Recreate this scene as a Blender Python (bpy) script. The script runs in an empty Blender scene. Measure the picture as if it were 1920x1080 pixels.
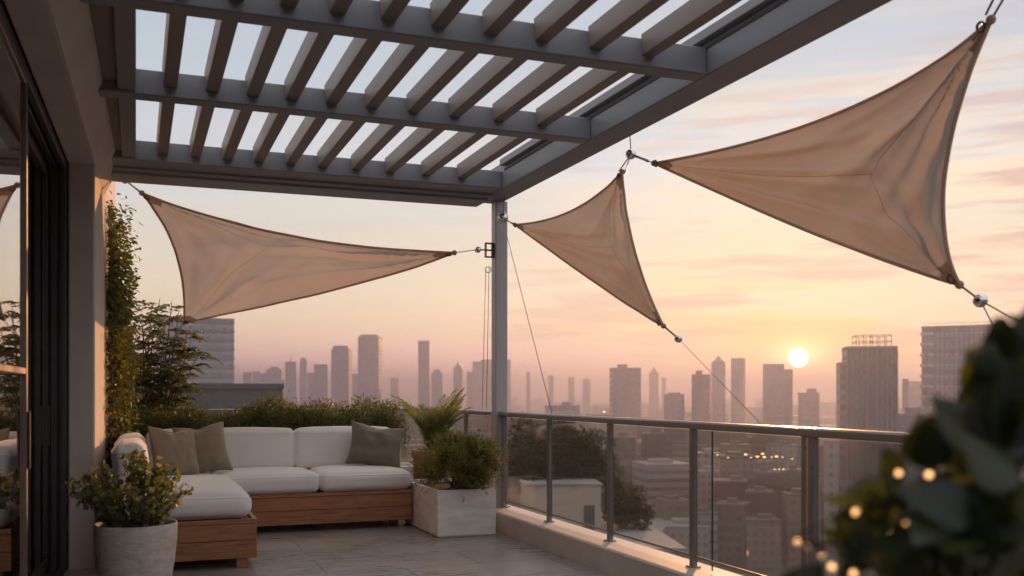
import bpy, math, random
import numpy as np
from mathutils import Vector, Matrix, noise as mnoise

random.seed(7)
rng = np.random.default_rng(11)
scene = bpy.context.scene
C = scene.collection
R = math.radians

# ------------------------------------------------------------------ camera frame
CAM_H = 1.35
F = 1853.0
PHI = math.atan(705 / F)
SP, CP = math.sin(PHI), math.cos(PHI)
HY = 735.0


def pt(x, y, d):
    """a point seen at pixel x, y of the 1920 wide photo, d metres ahead"""
    r = (x - 960) / F * d
    return Vector((r * CP + d * SP, d * CP - r * SP, CAM_H + (HY - y) / F * d))


cam_d = bpy.data.cameras.new('camera')
cam = bpy.data.objects.new('camera', cam_d)
C.objects.link(cam)
cam.location = (0, 0, CAM_H)
cam.rotation_euler = (R(90), 0, -PHI)
cam_d.sensor_width = 36
cam_d.lens = 36 * F / 1920
cam_d.shift_y = (HY - 540) / 1920
cam_d.clip_start = 0.05
cam_d.clip_end = 30000
cam_d.dof.use_dof = True
cam_d.dof.focus_distance = 9.0
cam_d.dof.aperture_fstop = 2.2
scene.camera = cam

# ------------------------------------------------------------------ materials


def lin(r, g, b):
    f = lambda c: (c / 255 / 12.92) if c <= 10 else (((c / 255) + .055) / 1.055) ** 2.4
    return (f(r), f(g), f(b), 1)


class NT:
    def __init__(s, tree):
        s.t = tree
        s.n = tree.nodes
        s.l = tree.links

    def add(s, typ, **kw):
        nd = s.n.new(typ)
        ins = kw.pop('ins', {})
        for k, v in kw.items():
            setattr(nd, k, v)
        for k, v in ins.items():
            s.put(nd.inputs[k], v)
        return nd

    def put(s, sock, v):
        if isinstance(v, bpy.types.NodeSocket):
            s.l.new(v, sock)
        else:
            sock.default_value = v

    def math(s, op, a, b=0.0, c=0.0, clamp=False):
        nd = s.add('ShaderNodeMath', operation=op, use_clamp=clamp)
        s.put(nd.inputs[0], a)
        s.put(nd.inputs[1], b)
        s.put(nd.inputs[2], c)
        return nd.outputs[0]

    def mix(s, fac, a, b, blend='MIX'):
        nd = s.add('ShaderNodeMix', data_type='RGBA', blend_type=blend)
        s.put(nd.inputs[0], fac)
        s.put(nd.inputs[6], a)
        s.put(nd.inputs[7], b)
        return nd.outputs[2]

    def ramp(s, fac, stops, interp='LINEAR'):
        nd = s.add('ShaderNodeValToRGB')
        cr = nd.color_ramp
        cr.interpolation = interp
        while len(cr.elements) > 1:
            cr.elements.remove(cr.elements[0])
        for i, (p, c) in enumerate(stops):
            if not hasattr(c, '__len__'):
                c = (c, c, c, 1)
            e = cr.elements[0] if i == 0 else cr.elements.new(p)
            e.position = p
            e.color = c
        s.put(nd.inputs[0], fac)
        return nd.outputs[0]

    def sep(s, v):
        nd = s.add('ShaderNodeSeparateXYZ')
        s.put(nd.inputs[0], v)
        return nd.outputs

    def noise(s, vec, scale, detail=3, rough=.55, out=0):
        nd = s.add('ShaderNodeTexNoise')
        s.put(nd.inputs['Vector'], vec)
        nd.inputs['Scale'].default_value = scale
        nd.inputs['Detail'].default_value = detail
        nd.inputs['Roughness'].default_value = rough
        return nd.outputs[out]

    def mapping(s, vec, scale=(1, 1, 1), rot=(0, 0, 0)):
        nd = s.add('ShaderNodeMapping')
        s.put(nd.inputs[0], vec)
        nd.inputs['Scale'].default_value = scale
        nd.inputs['Rotation'].default_value = rot
        return nd.outputs[0]

    def bump(s, h, strength=.3, dist=.01):
        nd = s.add('ShaderNodeBump')
        nd.inputs['Strength'].default_value = strength
        nd.inputs['Distance'].default_value = dist
        s.put(nd.inputs['Height'], h)
        return nd.outputs[0]


def new_mat(name):
    m = bpy.data.materials.new(name)
    m.use_nodes = True
    t = NT(m.node_tree)
    t.n.clear()
    out = t.add('ShaderNodeOutputMaterial')
    return m, t, out


def principled(t, out, **kw):
    p = t.add('ShaderNodeBsdfPrincipled')
    for k, v in kw.items():
        t.put(p.inputs[k.replace('_', ' ')], v)
    t.l.new(p.outputs[0], out.inputs[0])
    return p


def mottled(name, c, var=.25, scale=3, rough=.6, bump=.15, bscale=60, metallic=0.0, bdist=.004, stretch=(1, 1, 1), detail=5):
    m, t, out = new_mat(name)
    co = t.add('ShaderNodeTexCoord').outputs['Object']
    v = t.mapping(co, stretch)
    n1 = t.noise(v, scale, detail)
    n2 = t.noise(v, bscale, 3)
    lo = tuple(x * (1 - var) for x in c[:3]) + (1,)
    hi = tuple(min(1, x * (1 + var)) for x in c[:3]) + (1,)
    col = t.ramp(n1, [(.3, lo), (.7, hi)])
    rg = t.ramp(n1, [(.25, max(0, rough - .08)), (.75, min(1, rough + .1))])
    p = principled(t, out, Base_Color=col, Roughness=rg, Metallic=metallic)
    if bump:
        t.put(p.inputs['Normal'], t.bump(t.mix(.5, n1, n2), bump, bdist))
    return m


def fabric(name, c, var=.08, transl=0.0, weave=420, wr=.35):
    m, t, out = new_mat(name)
    co = t.add('ShaderNodeTexCoord').outputs['Object']
    n1 = t.noise(co, 2.5, 4)
    lo = tuple(x * (1 - var) for x in c[:3]) + (1,)
    hi = tuple(min(1, x * (1 + var)) for x in c[:3]) + (1,)
    col = t.ramp(n1, [(.3, lo), (.7, hi)])
    n2 = t.noise(co, weave, 2)
    n3 = t.noise(t.mapping(co, (1, 1, 2.2)), 7, 4)
    h = t.math('ADD', t.math('MULTIPLY', n2, .15), n3)
    nb = t.bump(h, wr, .012)
    if transl == 0:
        principled(t, out, Base_Color=col, Roughness=.9, Normal=nb, Sheen_Weight=.25)
    else:
        p = t.add('ShaderNodeBsdfPrincipled', ins={'Base Color': col, 'Roughness': .85, 'Normal': nb})
        tr = t.add('ShaderNodeBsdfTranslucent', ins={'Color': col, 'Normal': nb})
        mx = t.add('ShaderNodeMixShader', ins={0: transl, 1: p.outputs[0], 2: tr.outputs[0]})
        t.l.new(mx.outputs[0], out.inputs[0])
    return m


def leaf_mat(name, stops, transl=.35, rough=.45, spec=.4):
    m, t, out = new_mat(name)
    ri = t.add('ShaderNodeNewGeometry').outputs['Random Per Island']
    col = t.ramp(ri, stops)
    p = t.add('ShaderNodeBsdfPrincipled', ins={'Base Color': col, 'Roughness': rough, 'Specular IOR Level': spec})
    c2 = t.mix(1.0, col, (1.6, 1.5, .7, 1), 'MULTIPLY')
    tr = t.add('ShaderNodeBsdfTranslucent', ins={'Color': c2})
    mx = t.add('ShaderNodeMixShader', ins={0: transl, 1: p.outputs[0], 2: tr.outputs[0]})
    t.l.new(mx.outputs[0], out.inputs[0])
    return m


def wood(name, a, b, stretch, rough=.5):
    m, t, out = new_mat(name)
    tc = t.add('ShaderNodeTexCoord')
    isl = t.add('ShaderNodeNewGeometry').outputs['Random Per Island']
    off = t.add('ShaderNodeCombineXYZ', ins={0: t.math('MULTIPLY', isl, 13.), 1: t.math('MULTIPLY', isl, 7.), 2: t.math('MULTIPLY', isl, 31.)})
    va = t.add('ShaderNodeVectorMath', operation='ADD', ins={0: tc.outputs['Object'], 1: off.outputs[0]})
    v = t.mapping(va.outputs[0], stretch)
    n1 = t.noise(v, 3.2, 6, .6)
    n2 = t.noise(v, 22, 4, .6)
    f = t.math('ADD', t.math('MULTIPLY', n1, .65), t.math('MULTIPLY', n2, .35))
    f = t.math('ADD', f, t.math('MULTIPLY', t.math('SUBTRACT', isl, .5), .12))
    col = t.ramp(f, [(.34, b), (.5, a), (.66, tuple(min(1, x * 1.35) for x in a[:3]) + (1,))])
    principled(t, out, Base_Color=col, Roughness=rough, Normal=t.bump(f, .25, .004))
    return m


def emit(name, c, s):
    m, t, out = new_mat(name)
    e = t.add('ShaderNodeEmission', ins={'Color': c, 'Strength': s})
    t.l.new(e.outputs[0], out.inputs[0])
    return m


def thin_glass(name, tint, refl_rough=.03, boost=1.0, haze=0.0):
    m, t, out = new_mat(name)
    ge = t.add('ShaderNodeNewGeometry')
    dn = t.add('ShaderNodeVectorMath', operation='DOT_PRODUCT', ins={0: ge.outputs['Normal'], 1: ge.outputs['Incoming']}).outputs['Value']
    fr = t.math('POWER', t.math('SUBTRACT', 1.0, t.math('ABSOLUTE', dn), clamp=True), 5.0)
    fr = t.math('MULTIPLY', t.math('ADD', .035, t.math('MULTIPLY', fr, .9)), boost, clamp=True)
    tr = t.add('ShaderNodeBsdfTransparent', ins={'Color': tint})
    gl = t.add('ShaderNodeBsdfGlossy', ins={'Color': (1, 1, 1, 1), 'Roughness': refl_rough})
    base = tr.outputs[0]
    if haze:
        co = t.add('ShaderNodeTexCoord').outputs['Object']
        dust = t.math('MULTIPLY', t.ramp(t.noise(co, 1.7, 5), [(.3, .6), (.7, 1.3)]), haze)
        df = t.add('ShaderNodeBsdfDiffuse', ins={'Color': (.55, .5, .46, 1)})
        base = t.add('ShaderNodeMixShader', ins={0: dust, 1: base, 2: df.outputs[0]}).outputs[0]
    mx = t.add('ShaderNodeMixShader', ins={0: fr, 1: base, 2: gl.outputs[0]})
    t.l.new(mx.outputs[0], out.inputs[0])
    return m


def facade(name, wall, glass, bay=3.2, floor=3.6, ww=.62, wh=.55, strips=False, lit=.0025):
    m, t, out = new_mat(name)
    tc = t.add('ShaderNodeTexCoord')
    x, y, z = t.sep(tc.outputs['Object'])
    nx, ny, nz = t.sep(tc.outputs['Normal'])
    side = t.math('GREATER_THAN', t.math('ABSOLUTE', nx), .6)
    u = t.math('ADD', t.math('MULTIPLY', side, y), t.math('MULTIPLY', t.math('SUBTRACT', 1, side), x))
    u = t.math('ADD', t.math('DIVIDE', u, bay), 200.5)
    w = t.math('ADD', t.math('DIVIDE', z, floor), 300.0)
    fu, fw = t.math('FRACT', u), t.math('FRACT', w)
    mu = t.math('LESS_THAN', t.math('ABSOLUTE', t.math('SUBTRACT', fu, .5)), ww / 2)
    mw = t.math('LESS_THAN', t.math('ABSOLUTE', t.math('SUBTRACT', fw, .5)), wh / 2)
    win = mw if strips else t.math('MULTIPLY', mu, mw)
    win = t.math('MULTIPLY', win, t.math('LESS_THAN', t.math('ABSOLUTE', nz), .5))
    cell = t.add('ShaderNodeCombineXYZ', ins={0: t.math('FLOOR', u), 1: t.math('FLOOR', w), 2: side})
    wn = t.add('ShaderNodeTexWhiteNoise', noise_dimensions='3D', ins={0: cell.outputs[0]})
    var = wn.outputs[0]
    n1 = t.noise(tc.outputs['Object'], .08, 4)
    wc = t.mix(1.0, wall, t.ramp(n1, [(.3, .8), (.7, 1.15)]), 'MULTIPLY')
    gc = t.mix(.15, t.mix(1.0, glass, t.ramp(var, [(0, .7), (1, 1.4)]), 'MULTIPLY'), wc)
    col = t.mix(win, wc, gc)
    rg = t.math('SUBTRACT', .8, t.math('MULTIPLY', win, .45))
    p = principled(t, out, Base_Color=col, Roughness=rg)
    on = t.math('MULTIPLY', t.math('GREATER_THAN', var, 1 - lit), win)
    p.inputs['Emission Color'].default_value = (1, .55, .22, 1)
    t.put(p.inputs['Emission Strength'], t.math('MULTIPLY', on, .9))
    return m


M = {}
M['stucco'] = mottled('stucco', (.6, .52, .46), .1, 2.2, .85, .35, 90, bdist=.004)
M['soffit'] = mottled('soffit_paint', (.24, .185, .15), .06, 2, .6, .06, 80)
M['frame'] = mottled('dark_bronze_frame', (.022, .019, .018), .2, 3, .42, .03, 60)
M['stile'] = mottled('bronze_stile', (.16, .11, .08), .1, 5, .33, .02, 60, metallic=.6)
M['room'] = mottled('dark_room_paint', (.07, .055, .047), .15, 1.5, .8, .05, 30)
M['curtain'] = fabric('interior_curtain', (.16, .145, .135), .1)
M['louver'] = mottled('louver_paint', (.25, .205, .175), .08, 4, .42, .05, 160, bdist=.001, stretch=(3, .4, 3))
M['post_metal'] = mottled('post_paint', (.46, .42, .4), .04, 4, .4, .05, 160, bdist=.001)
M['metal'] = mottled('pergola_paint', (.215, .222, .236), .05, 4, .42, .05, 160, bdist=.001)
M['metal_dark'] = mottled('pergola_gasket', (.03, .028, .027), .1, 4, .6, 0)
M['rail'] = mottled('railing_metal', (.27, .235, .21), .06, 5, .34, .04, 150, metallic=.45, bdist=.001)
M['chrome'] = mottled('polished_steel', (.75, .73, .7), .04, 6, .1, 0, metallic=1.0)
M['steel_wire'] = mottled('steel_wire', (.23, .19, .16), .1, 30, .4, 0, metallic=.8)
M['kerb'] = mottled('kerb_stone', (.62, .54, .47), .1, 3.5, .62, .25, 70, bdist=.003)
M['pot'] = mottled('rough_pot', (.56, .48, .4), .2, 9, .9, .9, 26, bdist=.012, stretch=(1, 1, 2.2))
M['box'] = mottled('travertine_planter', (.8, .73, .66), .13, 4.5, .8, .45, 20, bdist=.004, stretch=(1, 1, 4))
M['soil'] = mottled('soil', (.05, .036, .026), .3, 18, .95, .8, 50, bdist=.02)
M['cushion'] = fabric('off_white_cushion', (.76, .71, .66), .035, wr=.3)
M['pillow'] = fabric('olive_pillow', (.25, .19, .12), .08, wr=.22)
M['pillow_grey'] = fabric('grey_olive_pillow', (.17, .14, .1), .08, wr=.22)
M['sail'] = fabric('sail_canvas', (.46, .378, .318), .05, transl=.43, weave=260, wr=.1)
M['hem'] = fabric('sail_hem', (.62, .5, .4), .06, transl=.55, weave=260, wr=.1)
M['patch'] = fabric('sail_corner_patch', (.6, .48, .385), .06, transl=.55, weave=260, wr=.1)
M['teak'] = wood('teak', (.31, .128, .046, 1), (.12, .043, .016, 1), (1.2, 14, 14))
M['teak_y'] = wood('teak_side', (.31, .128, .046, 1), (.12, .043, .016, 1), (14, 1.2, 14))
M['barrel'] = wood('cedar_planter', (.34, .165, .085, 1), (.2, .085, .042, 1), (2, 2, 16))
M['rail_glass'] = thin_glass('railing_glass', (.74, .74, .72, 1), .02, 1.0, .05)
M['door_glass'] = thin_glass('door_glass', (.6, .58, .56, 1), .012, 1.5)
M['leaf_hedge'] = leaf_mat('hedge_leaf', [(0, (.045, .06, .016, 1)), (.55, (.085, .105, .03, 1)), (.9, (.16, .16, .045, 1)), (1, (.27, .22, .08, 1))], .38)
M['leaf_shrub'] = leaf_mat('shrub_leaf', [(0, (.06, .075, .022, 1)), (.5, (.125, .14, .042, 1)), (.88, (.23, .21, .065, 1)), (1, (.36, .27, .09, 1))], .42)
M['leaf_vine'] = leaf_mat('vine_leaf', [(0, (.045, .06, .012, 1)), (.5, (.095, .11, .022, 1)), (.9, (.17, .16, .035, 1)), (1, (.3, .22, .07, 1))], .4)
M['leaf_tree'] = leaf_mat('tree_leaf', [(0, (.04, .055, .024, 1)), (.5, (.095, .11, .042, 1)), (1, (.24, .21, .07, 1))], .45)
M['leaf_pot'] = leaf_mat('pot_leaf', [(0, (.07, .085, .035, 1)), (.5, (.15, .165, .065, 1)), (.82, (.2, .215, .085, 1)), (1, (.34, .32, .18, 1))], .38)
M['leaf_palm'] = leaf_mat('palm_leaf', [(0, (.12, .14, .045, 1)), (.6, (.23, .235, .085, 1)), (1, (.36, .32, .13, 1))], .4)
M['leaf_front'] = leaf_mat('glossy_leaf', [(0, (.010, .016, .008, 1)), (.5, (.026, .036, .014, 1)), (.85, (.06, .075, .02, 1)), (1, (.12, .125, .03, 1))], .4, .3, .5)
M['leaf_city'] = leaf_mat('city_leaf', [(0, (.03, .036, .016, 1)), (.6, (.06, .062, .024, 1)), (1, (.12, .1, .035, 1))], .3)
M['bark'] = mottled('bark', (.13, .085, .055), .3, 14, .9, .5, 60, bdist=.006)
M['stem'] = mottled('green_stem', (.08, .075, .035), .2, 14, .7, .2, 60)

# tiles
m, t, out = new_mat('terrace_tiles')
co = t.add('ShaderNodeTexCoord').outputs['Object']
br = t.add('ShaderNodeTexBrick', ins={'Vector': co, 'Scale': 1.0, 'Mortar Size': .005, 'Brick Width': 1.2, 'Row Height': .6, 'Mortar Smooth': .3,
                                      'Color1': (.36, .30, .265, 1), 'Color2': (.30, .255, .225, 1), 'Mortar': (.06, .05, .045, 1)})
st = t.noise(t.mapping(co, (.9, 7, 1)), 4, 6, .62)
bl = t.noise(co, 1.1, 4)
col = t.mix(1.0, br.outputs[0], t.ramp(st, [(.3, .72), (.7, 1.18)]), 'MULTIPLY')
col = t.mix(1.0, col, t.ramp(bl, [(.3, .85), (.7, 1.1)]), 'MULTIPLY')
rg = t.ramp(t.math('ADD', t.math('MULTIPLY', st, .5), t.math('MULTIPLY', bl, .5)), [(.35, .2), (.65, .4)])
hgt = t.math('SUBTRACT', t.math('MULTIPLY', st, .25), br.outputs['Fac'])
principled(t, out, Base_Color=col, Roughness=rg, Normal=t.bump(hgt, .3, .003))
M['tiles'] = m

# city ground: dark blocks with streets
m, t, out = new_mat('city_ground')
co = t.add('ShaderNodeTexCoord').outputs['Object']
vo = t.add('ShaderNodeTexVoronoi', ins={'Vector': co, 'Scale': .03})
n1 = t.noise(co, .02, 5)
col = t.mix(.6, t.ramp(vo.outputs['Color'], [(.2, (.07, .065, .06, 1)), (.8, (.17, .15, .135, 1))]), t.ramp(n1, [(.35, (.04, .05, .03, 1)), (.6, (.14, .125, .115, 1))]))
principled(t, out, Base_Color=col, Roughness=.9)
M['city_ground'] = m

FAC = [facade('facade_warm_grey', (.21, .185, .17, 1), (.08, .078, .085, 1)),
       facade('facade_beige', (.3, .25, .2, 1), (.12, .13, .13, 1), 3.0, 3.4, .5, .5),
       facade('facade_dark', (.11, .098, .094, 1), (.055, .06, .065, 1), 2.6, 3.5, .7, .6),
       facade('facade_glass', (.26, .26, .27, 1), (.12, .135, .15, 1), 2.4, 3.9, .85, .7),
       facade('facade_banded', (.37, .34, .32, 1), (.12, .115, .12, 1), 3.2, 3.4, .6, .42, strips=True),
       facade('facade_white', (.42, .39, .37, 1), (.16, .15, .15, 1), 2.8, 3.2, .45, .45)]
FAR = [facade('far_concrete', (.2, .185, .18, 1), (.15, .14, .14, 1), 4, 4, .6, .5, lit=.0), facade('far_concrete_dark', (.15, .14, .138, 1), (.12, .11, .11, 1), 4, 4, .6, .5, lit=.0)]
M['roof'] = mottled('flat_roof', (.2, .18, .165), .2, .2, .9, .1, 2)
M['cool_roof'] = mottled('pale_roof', (.4, .38, .37), .12, .2, .8, .1, 2)
M['beige_wall'] = mottled('beige_render', (.58, .46, .36), .06, .4, .85, .1, 4)
M['dark_wall'] = mottled('dark_slate_wall', (.075, .075, .068), .1, .4, .85, .1, 4)
M['lamp'] = emit('glint_glow', (1, .5, .2, 1), 2.6)  # glow of the added beads that imitate glints in the near plant
M['citylamp'] = emit('warm_city_lamp', (1, .55, .22, 1), 5.5)

# ------------------------------------------------------------------ mesh helpers


class MB:
    def __init__(s):
        s.v, s.f = [], []

    def raw(s, vs, fs):
        o = len(s.v)
        s.v += [tuple(v) for v in vs]
        s.f += [tuple(i + o for i in f) for f in fs]
        return s

    def box(s, x0, x1, y0, y1, z0, z1, mat=None, b=0.0):
        if x0 > x1: x0, x1 = x1, x0
        if y0 > y1: y0, y1 = y1, y0
        b = min(b, (x1 - x0) * .45, (y1 - y0) * .45, (z1 - z0) * .45)
        if b <= 0:
            vs = [(x, y, z) for z in (z0, z1) for y in (y0, y1) for x in (x0, x1)]
            fs = [(0, 2, 3, 1), (4, 5, 7, 6), (0, 1, 5, 4), (2, 6, 7, 3), (0, 4, 6, 2), (1, 3, 7, 5)]
        else:
            vs, idx = [], {}
            X, Y, Z = (x0, x1), (y0, y1), (z0, z1)
            for i in (0, 1):
                for j in (0, 1):
                    for k in (0, 1):
                        sx, sy, sz = (1, -1)[i], (1, -1)[j], (1, -1)[k]
                        for a, off in enumerate(((0, sy * b, sz * b), (sx * b, 0, sz * b), (sx * b, sy * b, 0))):
                            idx[i, j, k, a] = len(vs)
                            vs.append((X[i] + off[0], Y[j] + off[1], Z[k] + off[2]))
            g = lambda i, j, k, a: idx[i, j, k, a]
            fs = []
            for i in (0, 1):
                q = [g(i, 0, 0, 0), g(i, 1, 0, 0), g(i, 1, 1, 0), g(i, 0, 1, 0)]
                fs.append(q if i else q[::-1])
                q = [g(0, i, 0, 1), g(0, i, 1, 1), g(1, i, 1, 1), g(1, i, 0, 1)]
                fs.append(q if i else q[::-1])
                q = [g(0, 0, i, 2), g(1, 0, i, 2), g(1, 1, i, 2), g(0, 1, i, 2)]
                fs.append(q if i else q[::-1])
            for i in (0, 1):
                for j in (0, 1):
                    fl = (i + j) % 2 == 0
                    q = [g(i, j, 0, 0), g(i, j, 1, 0), g(i, j, 1, 1), g(i, j, 0, 1)]
                    fs.append(q if fl else q[::-1])
                    q = [g(i, 0, j, 0), g(i, 0, j, 2), g(i, 1, j, 2), g(i, 1, j, 0)]
                    fs.append(q if not fl else q[::-1])
                    q = [g(0, i, j, 1), g(1, i, j, 1), g(1, i, j, 2), g(0, i, j, 2)]
                    fs.append(q if not fl else q[::-1])
            for i in (0, 1):
                for j in (0, 1):
                    for k in (0, 1):
                        q = [g(i, j, k, 0), g(i, j, k, 1), g(i, j, k, 2)]
                        fs.append(q if (i + j + k) % 2 else q[::-1])
        if mat is not None:
            vs = [mat @ Vector(v) for v in vs]
        return s.raw(vs, fs)

    def tube(s, path, r, n=8, cap=True):
        path = [Vector(p) for p in path]
        rs = r if hasattr(r, '__len__') else [r] * len(path)
        vs, fs = [], []
        up = None
        for i, p in enumerate(path):
            d = (path[min(i + 1, len(path) - 1)] - path[max(i - 1, 0)])
            if d.length < 1e-9: d = Vector((0, 0, 1))
            d.normalize()
            if up is None:
                up = Vector((0, 0, 1)) if abs(d.z) < .9 else Vector((1, 0, 0))
            a = d.cross(up)
            if a.length < 1e-6: a = d.orthogonal()
            a.normalize()
            b = a.cross(d).normalized()
            up = b
            for k in range(n):
                th = 2 * math.pi * k / n
                vs.append(p + a * math.cos(th) * rs[i] + b * math.sin(th) * rs[i])
        for i in range(len(path) - 1):
            for k in range(n):
                k2 = (k + 1) % n
                fs.append((i * n + k, i * n + k2, (i + 1) * n + k2, (i + 1) * n + k))
        if cap:
            fs.append(tuple(range(n))[::-1])
            fs.append(tuple((len(path) - 1) * n + k for k in range(n)))
        return s.raw(vs, fs)

    def lathe(s, prof, c, n=48):
        vs, fs = [], []
        for (r, z) in prof:
            for k in range(n):
                th = 2 * math.pi * k / n
                vs.append((c[0] + r * math.cos(th), c[1] + r * math.sin(th), c[2] + z))
        for i in range(len(prof) - 1):
            for k in range(n):
                k2 = (k + 1) % n
                fs.append((i * n + k, i * n + k2, (i + 1) * n + k2, (i + 1) * n + k))
        fs.append(tuple(range(n))[::-1])
        return s.raw(vs, fs)

    def ball(s, c, r, n=20, sq=(1, 1, 1)):
        vs, fs = [], []
        m_ = n // 2
        for i in range(m_ + 1):
            ph = math.pi * i / m_
            for k in range(n):
                th = 2 * math.pi * k / n
                vs.append((c[0] + r * sq[0] * math.sin(ph) * math.cos(th), c[1] + r * sq[1] * math.sin(ph) * math.sin(th), c[2] - r * sq[2] * math.cos(ph)))
        for i in range(m_):
            for k in range(n):
                k2 = (k + 1) % n
                fs.append((i * n + k, i * n + k2, (i + 1) * n + k2, (i + 1) * n + k))
        return s.raw(vs, fs)

    def ring(s, c, Rr, r, ax, n=20):
        ax = Vector(ax).normalized()
        a = ax.orthogonal().normalized()
        b = ax.cross(a)
        c = Vector(c)
        p = [c + (a * math.cos(2 * math.pi * k / n) + b * math.sin(2 * math.pi * k / n)) * Rr for k in range(n + 1)]
        return s.tube(p, r, 6, False)

    def build(s, name, m, parent=None, smooth=False):
        return link_mesh(name, np.array(s.v, dtype=float).reshape(-1, 3), s.f, m, parent, smooth)


def link_mesh(name, v, f, m, parent=None, smooth=False):
    me = bpy.data.meshes.new(name)
    off = np.zeros(3)
    p = parent
    while p is not None:
        off += np.array(p.location)
        p = p.parent
    if parent is None and len(v):
        off = np.array([(v[:, 0].min() + v[:, 0].max()) / 2, (v[:, 1].min() + v[:, 1].max()) / 2, v[:, 2].min()])
    me.from_pydata((v - off).tolist(), [], f if isinstance(f, list) else f.tolist())
    me.materials.append(m)
    if smooth:
        me.polygons.foreach_set('use_smooth', [True] * len(me.polygons))
    me.update()
    o = bpy.data.objects.new(name, me)
    if parent is None:
        o.location = off
    else:
        o.parent = parent
    C.objects.link(o)
    return o


def tag(o, label=None, cat=None, group=None, kind=None):
    if label: o['label'] = label
    if cat: o['category'] = cat
    if group: o['group'] = group
    if kind: o['kind'] = kind
    return o


def thing(name, loc, label, cat, group=None):
    o = bpy.data.objects.new(name, None)
    o.empty_display_size = .2
    o.location = loc
    C.objects.link(o)
    return tag(o, label, cat, group)


def unit(a):
    return a / np.maximum(np.linalg.norm(a, axis=-1, keepdims=True), 1e-9)


def leaf_arrays(pos, dirs, L, W, fold=.25, droop=.0, roll=None):
    """one folded leaf per row: six verts, four triangles"""
    n = len(pos)
    d = unit(dirs)
    ref = rng.normal(size=(n, 3)) * .55 + np.array([0, 0, 1.0])
    side = unit(np.cross(d, ref))
    nor = np.cross(side, d)
    L = (np.ones(n) * L)[:, None]
    W = (np.ones(n) * W)[:, None]
    base = pos
    m1 = pos + d * L * .42 - nor * L * droop * .25
    tip = pos + d * L - nor * L * droop
    l = m1 + side * W * .5 + nor * W * fold
    r = m1 - side * W * .5 + nor * W * fold
    v = np.stack([base, l, tip, r, m1], 1).reshape(-1, 3)
    i = (np.arange(n) * 5)[:, None]
    f = np.concatenate([i + np.array([[0, 1, 4]]), i + np.array([[1, 2, 4]]), i + np.array([[0, 4, 3]]), i + np.array([[4, 2, 3]])], 0)
    return v, f


def oval_leaf_arrays(pos, dirs, L, W, fold=.15, droop=.15, seg=5, flat=.45):
    """broad rounded leaf, seg rows of three verts"""
    n = len(pos)
    d = unit(dirs)
    ref = rng.normal(size=(n, 3)) * flat + np.array([0, 0, 1.0])
    side = unit(np.cross(d, ref))
    nor = np.cross(side, d)
    L = np.ones(n) * L
    W = np.ones(n) * W
    rows = []
    for k in range(seg + 1):
        s_ = k / seg
        w = math.sin(math.pi * min(1, .03 + s_ ** .72 * .97)) ** .95 * 1.05
        c = pos + d * (L * s_)[:, None] - nor * (L * droop * s_ ** 2)[:, None]
        hw = (W * .5 * w)[:, None]
        rows += [c + side * hw + nor * hw * fold * 2, c, c - side * hw + nor * hw * fold * 2]
    v = np.stack(rows, 1)
    m_ = v.shape[1]
    i = (np.arange(n) * m_)[:, None]
    fs = []
    for k in range(seg):
        a = k * 3
        for j in (0, 1):
            fs.append(i + np.array([[a + j, a + j + 1, a + j + 4, a + j + 3]]))
    return v.reshape(-1, 3), np.concatenate(fs, 0)


def clump_points(centres, radii, n, squash=(1, 1, 1), shell=.55):
    """n points in the outer shells of random clumps; also the outward direction"""
    k = rng.integers(0, len(centres), n)
    d = unit(rng.normal(size=(n, 3)))
    rr = radii[k] * (shell + (1 - shell) * rng.random(n)) * (.75 + .5 * rng.random(n))
    p = centres[k] + d * rr[:, None] * np.array(squash)
    return p, d


# ------------------------------------------------------------------ the setting
SUN_AZ = PHI + math.atan((1497 - 960) / F)
SUN_EL_SEEN = math.atan((HY - 671) / math.hypot(F, 537))
SUN_EL = R(8)

fl = MB().box(-.6, 3.26, -3.2, 11.95, -.25, 0).build('floor', M['tiles'])
tag(fl, 'grey stone tiled terrace floor', 'floor', kind='structure')

gz = -60.0
gs = 5200
gr = link_mesh('ground', np.array([(-gs, -gs, gz), (gs, -gs, gz), (gs, gs, gz), (-gs, gs, gz)], float), [(0, 1, 2, 3)], M['city_ground'])
tag(gr, 'hazy city ground far below the terrace', 'ground', kind='structure')

# haze
HZ_TOP = 68.0
hm, t, out = new_mat('haze_air')
pv = t.add('ShaderNodeVolumePrincipled', ins={'Color': (.25, .275, .39, 1), 'Density': 8.0e-4, 'Anisotropy': .62})
t.l.new(pv.outputs[0], out.inputs['Volume'])
hz = MB().box(-5400, 5400, -5400, 5400, gz - 1, HZ_TOP).build('haze', hm)
tag(hz, 'warm evening haze filling the air over the city', 'haze', kind='stuff')

# ------------------------------------------------------------------ house
ux, uy = Vector((.075, 3.55)).normalized()
WALL = Matrix(((ux, uy, 0, -.295), (uy, -ux, 0, 8.22), (0, 0, 1, 0), (0, 0, 0, 1)))
# local: first = along the wall (away), second = out of the wall (+X), third = up


def wl(s, t_, z):
    return WALL @ Vector((s, t_, z))


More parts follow.
